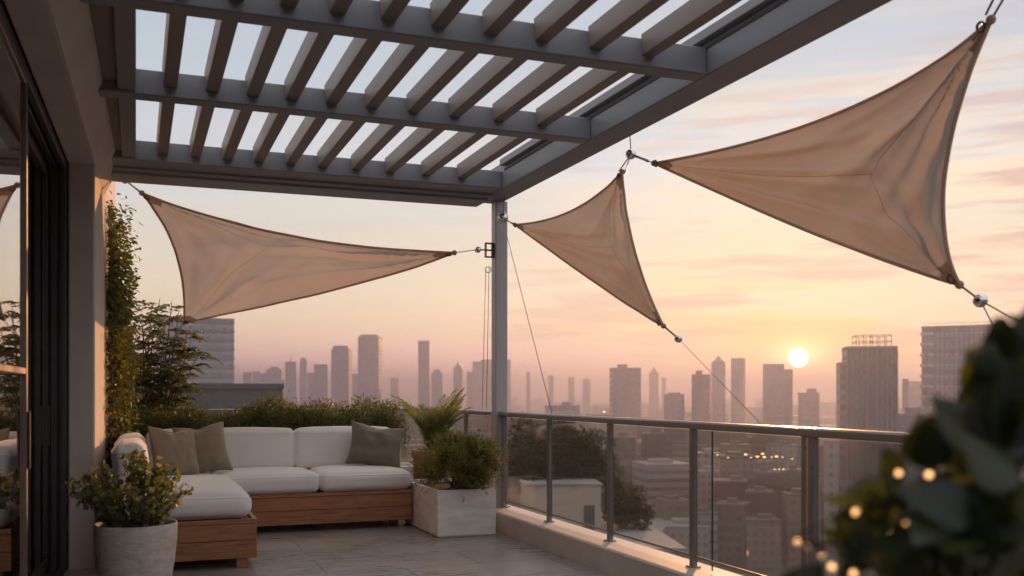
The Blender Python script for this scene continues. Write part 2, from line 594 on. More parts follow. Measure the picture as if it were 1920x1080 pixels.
house = thing('apartment_building', (-.6, 8.0, 0), 'plastered apartment facade with a wide dark framed glass door onto the terrace', 'building')
w = MB()
w.box(0, 3.75, -.19, 0, -.3, 3.9, WALL, .012)
w.box(-11.5, -.001, -.19, -.002, 3.09, 3.9, WALL, .008)
for a, b in ((-11.5, -.0015), (0, 1.28)):   # leaning fascia under the pergola
    pr_ = [(.0, 3.092), (.125, 3.335), (.125, 3.345), (.0, 3.345)]
    vs = [wl(a, *p) for p in pr_] + [wl(b, *p) for p in pr_]
    w.raw(vs, [(0, 3, 2, 1), (4, 5, 6, 7)] + [(j, (j + 1) % 4, (j + 1) % 4 + 4, j + 4) for j in range(4)])
w.build('wall', M['stucco'], house)
w = MB()
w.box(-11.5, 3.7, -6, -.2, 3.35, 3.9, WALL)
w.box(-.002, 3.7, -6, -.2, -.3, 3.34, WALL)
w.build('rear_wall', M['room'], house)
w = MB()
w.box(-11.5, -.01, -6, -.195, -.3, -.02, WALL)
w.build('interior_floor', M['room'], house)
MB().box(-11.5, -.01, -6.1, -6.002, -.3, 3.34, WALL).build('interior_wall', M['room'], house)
fr = MB()
for a, b in ((-.235, -.195), (-.30, -.255), (-.37, -.32), (-.44, -.39)):
    fr.box(-11.4, -.11, a, b, 3.02 - (a < -.3) * .03, 3.087, WALL, .004)
    fr.box(-.11, -.004, a, b, -.02, 3.087, WALL, .004)
fr.box(-11.4, -.11, -.46, -.195, 3.07, 3.088, WALL)
fr.box(-.05, -.003, -.46, -.195, -.02, 3.08, WALL)
fr.box(-11.4, -.11, -.46, -.195, -.02, .012, WALL, .004)
for a in (-.25, -.34, -.41):
    fr.box(-11.4, -.11, a, a + .02, .012, .03, WALL, .003)
fr.build('door_frame', M['frame'], house)


def door_leaf(s0, s1, t_, mid, mat):
    d = MB()
    d.box(s1 - .055, s1, t_ - .02, t_ + .02, .03, 3.0, WALL, .005)
    d.box(s0, s0 + .055, t_ - .02, t_ + .02, .03, 3.0, WALL, .005)
    d.box(s0 + .055, s1 - .055, t_ - .02, t_ + .02, 2.945, 3.0, WALL, .005)
    d.box(s0 + .055, s1 - .055, t_ - .02, t_ + .02, .03, .12, WALL, .005)
    if mid:
        d.box(s0 + .055, s1 - .055, t_ - .018, t_ + .018, 1.44, 1.475, WALL, .004)
    o = d.build('sliding_door', mat, house)
    g = MB().box(s0 + .05, s1 - .05, t_ - .004, t_ + .004, .1, 2.96, WALL).build('glass', M['door_glass'], o)
    h = MB().box(s1 - .04, s1 - .015, t_ + .021, t_ + .035, .95, 1.25, WALL, .004).build('handle', M['frame'], o)
    return o


door_leaf(-5.55, -2.5, -.2, True, M['stile'])
door_leaf(-2.85, -.115, -.335, False, M['frame'])
door_leaf(-8.5, -5.6, -.335, False, M['frame'])
# curtain folds inside
cv, cf = [], []
n = 160
for i in range(n + 1):
    s_ = -2.7 + 2.55 * i / n
    tt = -.62 + .035 * math.sin(i * .9) + .015 * math.sin(i * 2.3)
    cv += [wl(s_, tt, .02), wl(s_, tt, 3.05)]
    if i: cf.append((2 * i - 2, 2 * i, 2 * i + 1, 2 * i - 1))
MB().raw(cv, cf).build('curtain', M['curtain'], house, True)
# tower body under the terrace
bb = MB()
bb.box(-14, -.5, -4, 11.9, -60, -.31)
bb.build('tower_body', FAC[0], house)
MB().box(-.499, 3.55, -4, 11.9, -60, -.26).build('balcony_stack', FAC[4], house)

# ------------------------------------------------------------------ kerb + railing
kerb = MB()
kerb.box(3.264, 3.6, -3.2, 12.0, -.3, .19, None, .012)
kerb.box(-.25, 3.262, 11.72, 12.0, -.3, .19, None, .012)
tag(kerb.build('kerb', M['kerb']), 'low pale stone kerb carrying the glass railing', 'kerb')

RX = 3.45
rail = thing('glass_railing', (RX, 4, .19), 'glass balustrade with bronze metal rail along the terrace edge', 'railing')
posts = [-1.6, -.38, .84, 2.06, 3.28, 4.45, 5.69, 6.92, 8.13, 9.30, 10.52, 11.78]
tr = MB()
tr.box(RX - .035, RX + .035, -1.65, 11.86, 1.105, 1.155, None, .012)
tr.build('top_rail', M['rail'], rail)
tr = MB()
tr.box(-.2, RX - .036, 11.79, 11.86, 1.105, 1.155, None, .012)
tr.build('end_rail', M['rail'], rail)
for i, y in enumerate(posts):
    p = MB().box(RX - .018, RX + .018, y - .025, y + .025, .19, 1.106, None, .004)
    p.box(RX - .035, RX + .035, y - .04, y + .04, .19, .2, None, .002)
    if i == 5:
        p.box(RX - .018, RX + .018, y + .045, y + .085, .19, 1.106, None, .004)
    p.build('railing_post', M['rail'], rail)
    if i:
        a, b = posts[i - 1] + (.09 if i == 6 else .03), y - .03
        MB().box(RX + .004, RX + .014, a, b, .23, 1.1).build('glass_panel', M['rail_glass'], rail)
        MB().box(RX - .008, RX + .003, a - .004, b + .004, .255, .272, None, .003).build('bottom_rail', M['rail'], rail)
MB().box(RX + .004, RX + .0145, 5.474, 5.4765, .2, 1.1).build('glass_joint', M['frame'], rail)
for a, b in ((-.2, 1.0), (1.05, 2.2), (2.25, 3.4)):
    MB().box(a, b, 11.82, 11.83, .23, 1.1).build('glass_panel', M['rail_glass'], rail)

# ------------------------------------------------------------------ pergola
ZB, ZT = CAM_H + 1.93, CAM_H + 2.10
PX0, PX1 = 3.25, 3.49
perg = thing('pergola', (1.5, 6, 0), 'grey metal louvred pergola roof standing on one corner post', 'pergola')
# side beam on the right with its ledges
sb = MB()
sb.box(PX0, PX1, -1.6, 9.55, ZB, ZT + .08, None, .006)
sb.build('side_beam', M['metal'], perg)
MB().box(PX0 - .006, PX0 - .001, -1.6, 8.74, ZT - .012, ZT + .006).build('gasket', M['metal_dark'], perg)
MB().box(PX0 - .05, PX0 - .002, -1.6, 8.74, ZT + .03, ZT + .09, None, .004).build('gutter', M['metal'], perg)
# inner side board + soffit on the left
MB().box(-.11, 0.0, -1.6, 9.55, ZB + .02, ZT + .1, None, .006).build('side_board', M['metal'], perg)
sf = MB().box(-.5, -.113, -1.6, 9.5, ZB + .07, ZB + .11)
for y in (7.2, 5.35, 3.5):
    pass
sf.build('soffit_panel', M['soffit'], perg)
beams = [(8.8, 9.18), (6.85, 6.99), (5.20, 5.34), (3.42, 3.56), (1.6, 1.74)]
for i, (a, b) in enumerate(beams):
    o = MB()
    o.box(-.33, PX0 - .002, a, b, ZB, ZT - .003, None, .006)
    o.box(-.33, PX0 - .004, a - .006, a + .006, ZB + .004, ZB + .02, None, .002)
    if i == 0:
        o.box(-.33, PX0 - .002, 9.19, 9.55, ZB - .045, ZT, None, .008)
        o.box(-.33, PX0 - .002, 9.07, 9.2, ZB - .022, ZB + .03, None, .004)
    o.build('cross_beam', M['metal'], perg)
lx = [.21, .474, .735, .994, 1.267, 1.548, 1.85, 2.16, 2.50, 2.846]
bays = [(6.994, 8.797), (5.344, 6.847), (3.564, 5.197), (1.744, 3.417)]
ZL = CAM_H + 1.995
for (a, b) in bays:
    for x in lx:
        o = MB()
        hw = .043
        prof = [(-hw + .004, ZL), (hw - .004, ZL), (hw, ZL + .004), (hw - .008, ZL + .122), (-hw - .008, ZL + .122), (-hw, ZL + .004)]
        k = len(prof)
        vs = [(x + p[0], a, p[1]) for p in prof] + [(x + p[0], b, p[1]) for p in prof]
        fs = [tuple(range(k))] + [tuple(range(2 * k - 1, k - 1, -1))] + [(j, j + k, (j + 1) % k + k, (j + 1) % k) for j in range(k)]
        o.raw(vs, fs)
        o.build('louver', M['louver'], perg)
po = MB().box(3.385, 3.515, 9.36, 9.49, .19, ZB - .001, None, .008)
po.box(3.36, 3.54, 9.335, 9.515, .19, .2, None, .003)
po.build('post', M['post_metal'], perg)

# ------------------------------------------------------------------ shade sails


def sail(label, corners, mids, hangs, wr, seed, names):
    """corners: three points; mids: three points the edges 01, 12, 20 pass through half way"""
    c = [Vector(p) for p in corners]
    cen = (c[0] + c[1] + c[2]) / 3
    root = thing('shade_sail', cen, label, 'shade sail', 'taupe triangular shade sails')
    nor = (c[1] - c[0]).cross(c[2] - c[0]).normalized()
    if nor.dot(Vector((0, 0, CAM_H)) - cen) < 0: nor = -nor
    ctl = {}
    for (i, j), mpt in zip(((0, 1), (1, 2), (2, 0)), mids):
        m_ = Vector(mpt)
        ctl[i, j] = m_ * 2 - (c[i] + c[j]) / 2
    size = max((c[0] - c[1]).length, (c[1] - c[2]).length, (c[2] - c[0]).length)

    def P(b0, b1, b2, off=0.0, wrk=True):
        p = c[0] * b0 * b0 + c[1] * b1 * b1 + c[2] * b2 * b2 + ctl[0, 1] * 2 * b0 * b1 + ctl[1, 2] * 2 * b1 * b2 + ctl[2, 0] * 2 * b2 * b0
        q = 0.0
        if wrk:
            bb_ = (b0, b1, b2)
            edge = min(1, min(bb_) * 9)
            for i in range(3):
                bi = bb_[i]
                j, k = (i + 1) % 3, (i + 2) % 3
                s_ = bb_[j] + bb_[k]
                if s_ > 1e-4:
                    ang = bb_[j] / s_
                    e_ = bi ** 1.3 * min(1, s_ * 7)
                    q += wr[i] * e_ * (.6 * math.sin(ang * 17 + seed + i * 2.1) + .4 * math.sin(ang * 31 + seed * 2 + i) + .25 * math.sin(ang * 53 + i * 5))
            q += .010 * size / 3 * mnoise.noise(Vector((b0 * 5 + seed, b1 * 5, b2 * 5))) * 2
            q *= .25 + .75 * edge
            q += -.04 * size * 27 * b0 * b1 * b2
        return p + nor * (q + off)

    n = 72
    idx, vs = {}, []
    for i in range(n + 1):
        for j in range(n + 1 - i):
            idx[i, j] = len(vs)
            vs.append(P(i / n, j / n, (n - i - j) / n))
    fs = []
    for i in range(n):
        for j in range(n - i):
            fs.append((idx[i, j], idx[i + 1, j], idx[i, j + 1]))
            if i + j < n - 1:
                fs.append((idx[i + 1, j], idx[i + 1, j + 1], idx[i, j + 1]))
    cv_ = MB().raw(vs, fs).build('canvas', M['sail'], root, True)
    for e in range(3):
        i, j = ((0, 1), (1, 2), (2, 0))[e]
        h = MB()
        pp = []
        for k in range(49):
            b = [0, 0, 0]
            b[i] = 1 - k / 48
            b[j] = k / 48
            pp.append(P(*b))
        h.tube(pp, size * .0034, 8)
        h.build('hem', M['hem'], root, True)
    # stitched seams
    sm = MB()
    for a0 in ((1, 0, 0), (0, 1, 0), (0, 0, 1)):
        pp = []
        for k in range(41):
            s_ = .07 + .93 * k / 40
            w_ = .05 * math.sin(s_ * math.pi)
            a1 = (.36 + w_, .34 - w_, .30)
            pp.append(P(*[a0[q] * (1 - s_) + a1[q] * s_ for q in range(3)], off=.0))
        sm.tube(pp, .0013, 5)
    sm.build('seam', M['sail'], root, True)
    for i in range(3):
        j, k = (i + 1) % 3, (i + 2) % 3
        pm = MB()
        g = 12
        pl = size * .034
        d1 = (P(*[(.96 if q == i else .04 if q == j else 0) for q in range(3)]) - c[i]).length / .04
        d2 = (P(*[(.96 if q == i else .04 if q == k else 0) for q in range(3)]) - c[i]).length / .04
        u1, u2 = pl / d1 * 1.3, pl / d2 * 1.3
        vs_, fs_ = [], []
        for a in range(g + 1):
            for b_ in range(g + 1):
                s_ = a / g
                f_ = b_ / g
                bulge = 1 + .5 * (1 - (2 * f_ - 1) ** 2)
                bj, bk = u1 * s_ * (1 - f_) * bulge, u2 * s_ * f_ * bulge
                b = [0, 0, 0]
                b[i], b[j], b[k] = 1 - bj - bk, bj, bk
                vs_.append(P(*b, off=.006))
        for a in range(g):
            for b_ in range(g):
                q = a * (g + 1) + b_
                fs_.append((q, q + 1, q + g + 2, q + g + 1))
        for sgn in (0,):
            o_ = len(pm.v)
            pm.raw([v - nor * .022 * sgn for v in vs_], fs_ if not sgn else [f_[::-1] for f_ in fs_])
        pm.ball(c[i], size * .0075, 14)
        pp = pm.build('corner_patch', M['patch'], root, True)
        inward = (cen - c[i]).normalized()
        MB().ring(c[i] + inward * size * .016 + nor * .016, size * .007, size * .0022, nor, 18).build('eyelet', M['steel_wire'], pp, True)
    # hangers
    for hgs in hangs:
        kind = hgs[0]
        if kind == 'ball':
            _, p, r = hgs
            bo = MB().ball(p, r, 24)
            bo.build('steel_ball', M['chrome'], root, True)
        elif kind == 'cable':
            _, a, b, r = hgs
            MB().tube([a, b], r, 6).build('cable', M['steel_wire'], root, True)
        elif kind == 'turnbuckle':
            _, a, b, r = hgs
            a, b = Vector(a), Vector(b)
            MB().tube([a, a.lerp(b, .12), a.lerp(b, .16), a.lerp(b, .5), a.lerp(b, .84), a.lerp(b, .88), b], [r * .35, r * .35, r, r * .8, r, r * .35, r * .35], 10).build('turnbuckle', M['chrome'], root, True)
        elif kind == 'shackle':
            _, p, R_, r, ax = hgs
            MB().ring(p, R_, r, ax).build('shackle', M['chrome'], root, True)
        elif kind == 'bracket':
            _, p, sx, sy, sz = hgs
            b = MB()
            for z_ in (-sz, -.006, sz - .012):
                b.box(p.x - sx, p.x + sx, p.y - sy, p.y + sy, p.z + z_, p.z + z_ + .012, None, .002)
            b.box(p.x - sx, p.x - sx + .01, p.y - sy, p.y + sy, p.z - sz + .013, p.z - .007, None, .001)
            b.box(p.x - sx, p.x - sx + .01, p.y - sy, p.y + sy, p.z + .007, p.z + sz - .013, None, .001)
            b.box(p.x + sx - .02, p.x + sx, p.y - sy, p.y + sy, p.z - sz + .013, p.z - .007, None, .001)
            b.box(p.x + sx - .02, p.x + sx, p.y - sy, p.y + sy, p.z + .007, p.z + sz - .013, None, .001)
            b.build('bracket', M['frame'], root)
    return root


D1, D2, D3 = 9.0, 10.0, 10.9
A = pt(266, 362, D1); B = pt(852, 474, 9.85); Cc = pt(345, 605, 11.3)
hook = pt(228, 322, 8.85)
b1 = pt(234, 337, 8.9)
pin = pt(914, 469, 9.98)
b2 = pt(896, 468, 9.93)
sail('taupe triangular shade sail between the plastered wall and the corner post', [A, B, Cc],
     [pt(557, 445, 9.45), pt(603, 549, 10.55), pt(331, 478, 10.0)],
     [('ball', b1, .036), ('cable', hook, b1, .004), ('turnbuckle', b1, A, .011), ('cable', B, b2, .0045), ('ball', b2, .033), ('cable', b2, pin, .008),
      ('bracket', pin + Vector((.02, 0, 0)), .045, .02, .075), ('cable', Cc, pt(322, 655, 11.75), .004), ('shackle', pin + Vector((.0, -.02, -.2)), .03, .005, (0, 1, 0))],
     [.07, .08, .05], 1.3, None)

hub = pt(1183, 289, 7.5)
hubtop = Vector((3.48, 0, 0)); hubtop = pt(1181, 250, 7.5)
A = pt(965, 421, 9.75); B = pt(1167, 322, 7.62); Cc = pt(1244, 611, 7.4)
b3 = pt(943, 408, 9.72)
b4 = pt(1272, 635, 7.25)
tie = Vector((RX, 0, 1.16)); dt = F * RX / (CP * (1428 - 255)); tie = Vector((RX, (dt - RX * SP) / CP, 1.158))
sail('small taupe triangular shade sail hanging between the corner post and the middle steel ball', [A, B, Cc],
     [pt(1068, 397, 8.7), pt(1188, 463, 7.5), pt(1126, 537, 8.6)],
     [('ball', b3, .045), ('cable', b3, pt(946, 366, 9.75), .004), ('turnbuckle', b3, A, .011), ('shackle', b3 + Vector((-.01, 0, .0)), .058, .005, (.2, 1, .1)),
      ('ball', hub, .04), ('cable', hub, hubtop, .004), ('cable', B + Vector((.02, 0, -.01)), hub, .005), ('cable', B + Vector((-.03, 0, 0)), hub, .005),
      ('cable', Cc, b4, .007), ('ball', b4, .03), ('cable', b4, tie, .0019)],
     [.05, .06, .05], 4.2, None)

A = pt(1226, 306, 7.3); B = pt(1858, 37, 4.5); Cc = pt(1799, 534, 5.0)
b5 = pt(1838, 563, 4.95)
topfix = Vector((3.44, 0, ZB + .02)); dt = F * 3.4 / (CP * (1950 - 255)); topfix = Vector((3.44, (dt - 3.4 * SP) / CP, ZB + .02))
railtie = Vector((RX, 2.95, 1.158))
railtie2 = Vector((RX, 2.2, 1.158))
sail('largest taupe triangular shade sail, stretched out over the sunset side of the railing', [A, B, Cc],
     [pt(1545, 222, 5.9), pt(1773, 330, 4.75), pt(1524, 437, 6.1)],
     [('turnbuckle', hub, pt(1222, 304, 7.32), .013), ('cable', pt(1222, 304, 7.32), A, .006), ('cable', B + Vector((.015, 0, .02)), topfix + Vector((0, -.06, 0)), .006), ('cable', B + Vector((-.03, 0, .02)), topfix + Vector((0, .06, 0)), .006),
      ('cable', Cc, b5, .006), ('ball', b5, .036), ('cable', b5, railtie, .004), ('cable', b5, railtie2, .004)],
     [.06, .095, .05], 2.6, None)

# stay cables beside the post
dr = F * RX / (CP * (1035 - 255))
for (a, b, lab) in ((pt(950, 440, 9.95), Vector((RX, (dr - RX * SP) / CP, 1.157)), 'thin slanting stay wire from the post down to the railing'),
                    (pt(911, 500, 9.98), pt(904, 765, 10.9), 'thin plumb wire hanging from the post bracket, outer of two'),
                    (pt(917, 500, 9.95), pt(912, 765, 10.6), 'thin wire running down close against the post')):
    tag(MB().tube([a, b], .0033, 5).build('stay_wire', M['steel_wire'], None, True), lab, 'wire', 'stay wires at the corner post')

# ------------------------------------------------------------------ sofa


def cushion_mb(x0, x1, y0, y1, z0, z1, r=.06, puff=.02, n=18, seed=0, mat=None, ring_w=.74):
    cx, cy, cz = (x0 + x1) / 2, (y0 + y1) / 2, (z0 + z1) / 2
    h = ((x1 - x0) / 2, (y1 - y0) / 2, (z1 - z0) / 2)
    r = min(r, *h)
    out = MB()
    # denser sampling towards the edges
    pr = [math.sin((k / n * 2 - 1) * math.pi / 2) for k in range(n + 1)]
    vid, vs, fs = {}, [], []

    def vert(u, v, w_):
        key = (round(u, 5), round(v, 5), round(w_, 5))
        if key in vid: return vid[key]
        p = [u * h[0], v * h[1], w_ * h[2]]
        q = [max(-h[i] + r, min(h[i] - r, p[i])) for i in range(3)]
        dlt = Vector((p[0] - q[0], p[1] - q[1], p[2] - q[2]))
        if dlt.length > 1e-9:
            dlt = dlt.normalized() * r
        P_ = Vector(q) + dlt
        uu, vv, ww = abs(u), abs(v), abs(w_)
        P_.z += (1 if w_ > 0 else -.3) * puff * (1 - uu ** 3) * (1 - vv ** 3) * ww
        P_.y += (1 if v > 0 else -1) * puff * .8 * (1 - uu ** 3) * (1 - ww ** 3) * vv
        P_.x += (1 if u > 0 else -1) * puff * .8 * (1 - vv ** 3) * (1 - ww ** 3) * uu
        nn = mnoise.noise(Vector((P_.x * 4 + seed * 3.1, P_.y * 4, P_.z * 4 + seed)))
        n3_ = mnoise.noise(Vector((P_.x * 11 + seed * 1.7, P_.y * 11 + 5, P_.z * 11)))
        P_ += P_.normalized() * (nn * .008 + n3_ * .003)
        P_ += Vector((cx, cy, cz))
        if mat is not None: P_ = mat @ P_
        vid[key] = len(vs)
        vs.append(P_)
        return vid[key]

    for ax in range(3):
        for sg in (-1, 1):
            for i in range(n):
                for j in range(n):
                    q = []
                    for (a, b) in ((i, j), (i + 1, j), (i + 1, j + 1), (i, j + 1)):
                        c_ = [0, 0, 0]
                        c_[ax] = sg
                        c_[(ax + 1) % 3] = pr[a]
                        c_[(ax + 2) % 3] = pr[b]
                        q.append(vert(*c_))
                    fs.append(q if sg > 0 else q[::-1])
    nvs = len(vs)
    k_r = 28
    ring = []
    for i in range(4 * k_r):
        sd_, f_ = divmod(i, k_r)
        a_ = math.sin((f_ / k_r * 2 - 1) * math.pi / 2)
        u_, v_ = ((a_, -1), (1, a_), (-a_, 1), (-1, -a_))[sd_]
        n0 = vert(u_, v_, ring_w)
        ring.append(vs[n0].copy())
    del vs[nvs:]
    out.ring = ring + [ring[0]]
    return out.raw(vs, fs)


def cushion_part(name, mb):
    o = mb.build(name, M['cushion'], sofa, True)
    MB().tube(mb.ring, .0042, 6, False).build('piping', M['cushion'], o, True)


sofa = thing('corner_sofa', (1.2, 9.6, 0), 'L-shaped teak corner sofa with off-white cushions', 'sofa')
BZ0, BZ1 = .075, .375
# base: planks with small gaps
ch_y0, ch_y1, ch_x0, ch_x1 = 7.82, 10.75, -.17, .87
bs_y0, bs_x1 = 9.60, 2.58
bm = MB()
core = MB().box(ch_x0 + .03, ch_x1 - .03, ch_y0 + .03, ch_y1 - .03, BZ0 + .01, BZ1 - .02)
core.box(ch_x1 - .029, bs_x1 - .03, bs_y0 + .03, ch_y1 - .03, BZ0 + .01, BZ1 - .02)
base = core.build('base', M['teak'], sofa)
fr_ = MB()
hts = [(BZ0, BZ0 + .135), (BZ0 + .139, BZ0 + .265), (BZ0 + .267, BZ1)]
for a, b in hts:
    lip = .008 if b == BZ1 else 0
    fr_.box(ch_x0, ch_x1 + lip, ch_y0 - lip, ch_y0 + .03, a, b, None, .003)
fr_.build('front_boards', M['teak'], base)
fr_ = MB()
for a, b in hts:
    fr_.box(ch_x1 + .01, bs_x1, bs_y0 - (.008 if b == BZ1 else 0), bs_y0 + .03, a, b, None, .003)
fr_.build('front_boards', M['teak'], base)
fr_ = MB()
for a, b in hts:
    fr_.box(ch_x1 - .03, ch_x1 + (.0075 if b == BZ1 else -.0005), ch_y0 + .031, bs_y0 - .009, a + .0005, b - .0005, None, .003)
fr_.build('side_boards', M['teak_y'], base)
fr_ = MB()
for a, b in hts:
    fr_.box(bs_x1 - .03, bs_x1 + .001, bs_y0 + .031, ch_y1 - .001, a + .0005, b - .0005, None, .003)
fr_.build('side_boards', M['teak_y'], base)
for x, y in ((ch_x1 - .11, ch_y0 + .06), (ch_x0 + .1, ch_y0 + .06), (ch_x0 + .1, ch_y1 - .1), (bs_x1 - .1, bs_y0 + .35), (1.7, bs_y0 + .45), (bs_x1 - .1, ch_y1 - .1)):
    MB().box(x - .04, x + .04, y - .04, y + .04, 0, BZ0 + .012, None, .003).build('leg', M['teak'], sofa)
MB().box(ch_x0 + .0, ch_x0 + .05, ch_y0 + .25, ch_y1 - .05, BZ1 - .03, .8, None, .006).build('side_panel', M['teak_y'], sofa)
MB().box(ch_x0 + .06, bs_x1 - .03, ch_y1 - .085, ch_y1 - .035, BZ1 - .03, .84, None, .006).build('back_panel', M['teak'], sofa)
seat = [(ch_x0 + .01, ch_x1 - .03, ch_y0 + .015, 9.72, .09, .03), (.72, 1.661, bs_y0 - .02, 10.62, .065, .026), (1.664, bs_x1 + .0, bs_y0 - .02, 10.62, .075, .03), (ch_x0 + .05, .71, 9.73, 10.62, .07, .02)]
for i, (a, b, c_, d_, r, pf) in enumerate(seat):
    cushion_part('seat_cushion', cushion_mb(a, b, c_, d_, BZ1 - .004, BZ1 + (.2 if i == 0 else .19), r, pf, 18, i + 1))
tilt = lambda x, y, z, ax, ang: Matrix.Translation((x, y, z)) @ Matrix.Rotation(ang, 4, ax) @ Matrix.Translation((-x, -y, -z))
for i, (a, b) in enumerate(((.65, 1.535), (1.538, 2.57))):
    cushion_part('back_cushion', cushion_mb(a, b, 10.34, 10.58, .53, .95, .05, .022, 20, i + 7, tilt(a, 10.58, .55, 'X', R(-7))))
cushion_part('back_cushion', cushion_mb(.1, .647, 10.35, 10.58, .53, .945, .05, .022, 16, 12, tilt(.1, 10.58, .55, 'X', R(-7))))
for i, (a, b) in enumerate(((8.0, 9.15), (9.16, 10.33))):
    cushion_part('back_cushion', cushion_mb(ch_x0 + .03, .1, a, b, .54, .935, .07, .02, 18, i + 20, tilt(ch_x0, a, .55, 'Y', R(-5))))


def pillow(name, label, c, w_, h_, T, rot, mat, seed):
    n = 30
    vs, fs = [], []
    for sg in (1, -1):
        for i in range(n + 1):
            for j in range(n + 1):
                u, v = math.sin((i / n * 2 - 1) * math.pi / 2), math.sin((j / n * 2 - 1) * math.pi / 2)
                th = T * max(0, (1 - abs(u) ** 2.6) * (1 - abs(v) ** 2.6)) ** .55
                x = u * w_ / 2 * (1 - .11 * (1 - v * v) * abs(u))
                z = v * h_ / 2 * (1 - .11 * (1 - u * u) * abs(v))
                k = mnoise.noise(Vector((u * 2.3 + seed, v * 2.3, sg * 3.0)))
                k2 = mnoise.noise(Vector((u * 7 + seed, v * 5 - seed, sg * 2.0)))
                cr_ = -.28 * T * math.exp(-((u + .12) ** 2 / .045)) * max(0, v) ** 1.5
                y = sg * max(.003, th * (1 + .22 * k + .1 * k2) + (cr_ if th > .02 else 0))
                z -= .05 * h_ * math.exp(-(u / .3) ** 2) * max(0, v) ** 3
                vs.append((x, y, z))
        o = 0 if sg == 1 else (n + 1) ** 2
        for i in range(n):
            for j in range(n):
                q = o + i * (n + 1) + j
                f_ = (q, q + 1, q + n + 2, q + n + 1)
                fs.append(f_ if sg == 1 else f_[::-1])
    Mx = Matrix.Translation(c) @ Matrix.Rotation(rot[2], 4, 'Z') @ Matrix.Rotation(rot[0], 4, 'X') @ Matrix.Rotation(rot[1], 4, 'Y')
    o = MB().raw([Mx @ Vector(v) for v in vs], fs).build(name, mat, None, True)
    return tag(o, label, 'pillow', 'throw pillows on the corner sofa')


def on(x, y, d):
    return pt(x, y, d)


pillow('throw_pillow', 'olive pillow in the sofa corner leaning on the side cushions', Vector((.33, 9.62, .785)), .5, .5, .12, (R(-18), R(5), R(36)), M['pillow'], 2.0)
pillow('throw_pillow', 'olive pillow with a dented top edge, leaning on the back cushions beside the corner one', Vector((.60, 9.95, .80)), .5, .5, .12, (R(-16), R(-7), R(10)), M['pillow'], 6.3)
pillow('throw_pillow', 'dark grey-green pillow tilted against the wooden planter end of the sofa', Vector((2.33, 10.1, .79)), .58, .46, .12, (R(-17), R(9), R(-9)), M['pillow_grey'], 9.1)

# ------------------------------------------------------------------ planters and plants


def foliage_build(name, arrs, mat, parent, smooth=False):
    vs, fs, o = [], [], 0
    for v, f in arrs:
        vs.append(v)
        fs.append(f + o)
        o += len(v)
    v = np.concatenate(vs)
    k = {len(x[0]) for x in fs}
    fl_ = []
    for x in fs: fl_ += x.tolist()
    return link_mesh(name, v, fl_, mat, parent, smooth)


# round pot with bushy plant, left front
pc = pt(255, 978, 6.25)
pc = Vector((pc.x, pc.y, 0))
potp = thing('potted_plant', pc, 'bushy variegated plant in the rough round stone pot beside the chaise', 'potted plant')
prof = [(.15, 0), (.172, .02), (.205, .12), (.232, .27), (.247, .42), (.251, .515), (.247, .525), (.236, .522), (.232, .50), (.225, .44)]
pm = MB().lathe(prof, pc, 64)
for i, v in enumerate(pm.v):
    k = mnoise.noise(Vector(v) * 9) * .004 + mnoise.noise(Vector(v) * 30) * .0015
    dx, dy = v[0] - pc.x, v[1] - pc.y
    L_ = math.hypot(dx, dy) or 1
    pm.v[i] = (v[0] + dx / L_ * k, v[1] + dy / L_ * k, v[2])
pm.build('pot', M['pot'], potp, True)
MB().lathe([(.227, .47), (.1, .485), (.01, .49)][::-1], pc, 40).build('soil', M['soil'], potp)
sv, arr = MB(), []
for k in range(120):
    th = rng.random() * 2 * math.pi
    sp = rng.random() ** .6
    ln = (.31 + .17 * rng.random()) * (1.18 - .32 * sp)
    d = np.array([math.cos(th) * sp * .5, math.sin(th) * sp * .5, 1.0 - .3 * sp])
    d /= np.linalg.norm(d)
    b = np.array([pc.x + math.cos(th) * sp * .13, pc.y + math.sin(th) * sp * .13, .47])
    path = [b + d * ln * s_ + np.array([d[0], d[1], -.25]) * .12 * s_ ** 2 * sp for s_ in (0, .25, .5, .75, 1)]
    sv.tube(path, [.003, .0028, .0025, .002, .0012], 5, False)
    nl = 17
    s_ = rng.random(nl) ** .7
    p0 = b + d * ln * s_[:, None] + np.array([d[0], d[1], -.25]) * .12 * (s_ ** 2)[:, None] * sp
    dd = unit(rng.normal(size=(nl, 3)) + d * .8)
    arr.append(oval_leaf_arrays(p0, dd, .035 + .02 * rng.random(nl), .026 + .014 * rng.random(nl), .12, .2, 4, .7))
sv.build('stem', M['stem'], potp)
foliage_build('foliage', arr, M['leaf_pot'], potp, True)

# travertine box with shrub
bx0, bx1, by0, by1 = 2.60, 3.17, 8.76, 10.0
shr = thing('potted_shrub', ((bx0 + bx1) / 2, 9.3, 0), 'dense rounded shrub in a rectangular white stone planter by the railing', 'planter')
bxm = MB()
tw = .035
bxm.box(bx0, bx1, by0, by0 + tw, .012, .44, None, .004)
bxm.box(bx0, bx1, by1 - tw, by1, .012, .44, None, .004)
bxm.box(bx0, bx0 + tw, by0 + tw + .0005, by1 - tw - .0005, .012, .4395, None, .004)
bxm.box(bx1 - tw, bx1, by0 + tw + .0005, by1 - tw - .0005, .012, .4395, None, .004)
bxm.box(bx0 + .02, bx1 - .02, by0 + .02, by1 - .02, 0.0, .03)
bxm.build('planter_box', M['box'], shr)
MB().box(bx0 + tw, bx1 - tw, by0 + tw, by1 - tw, .2, .405).build('soil', M['soil'], shr)


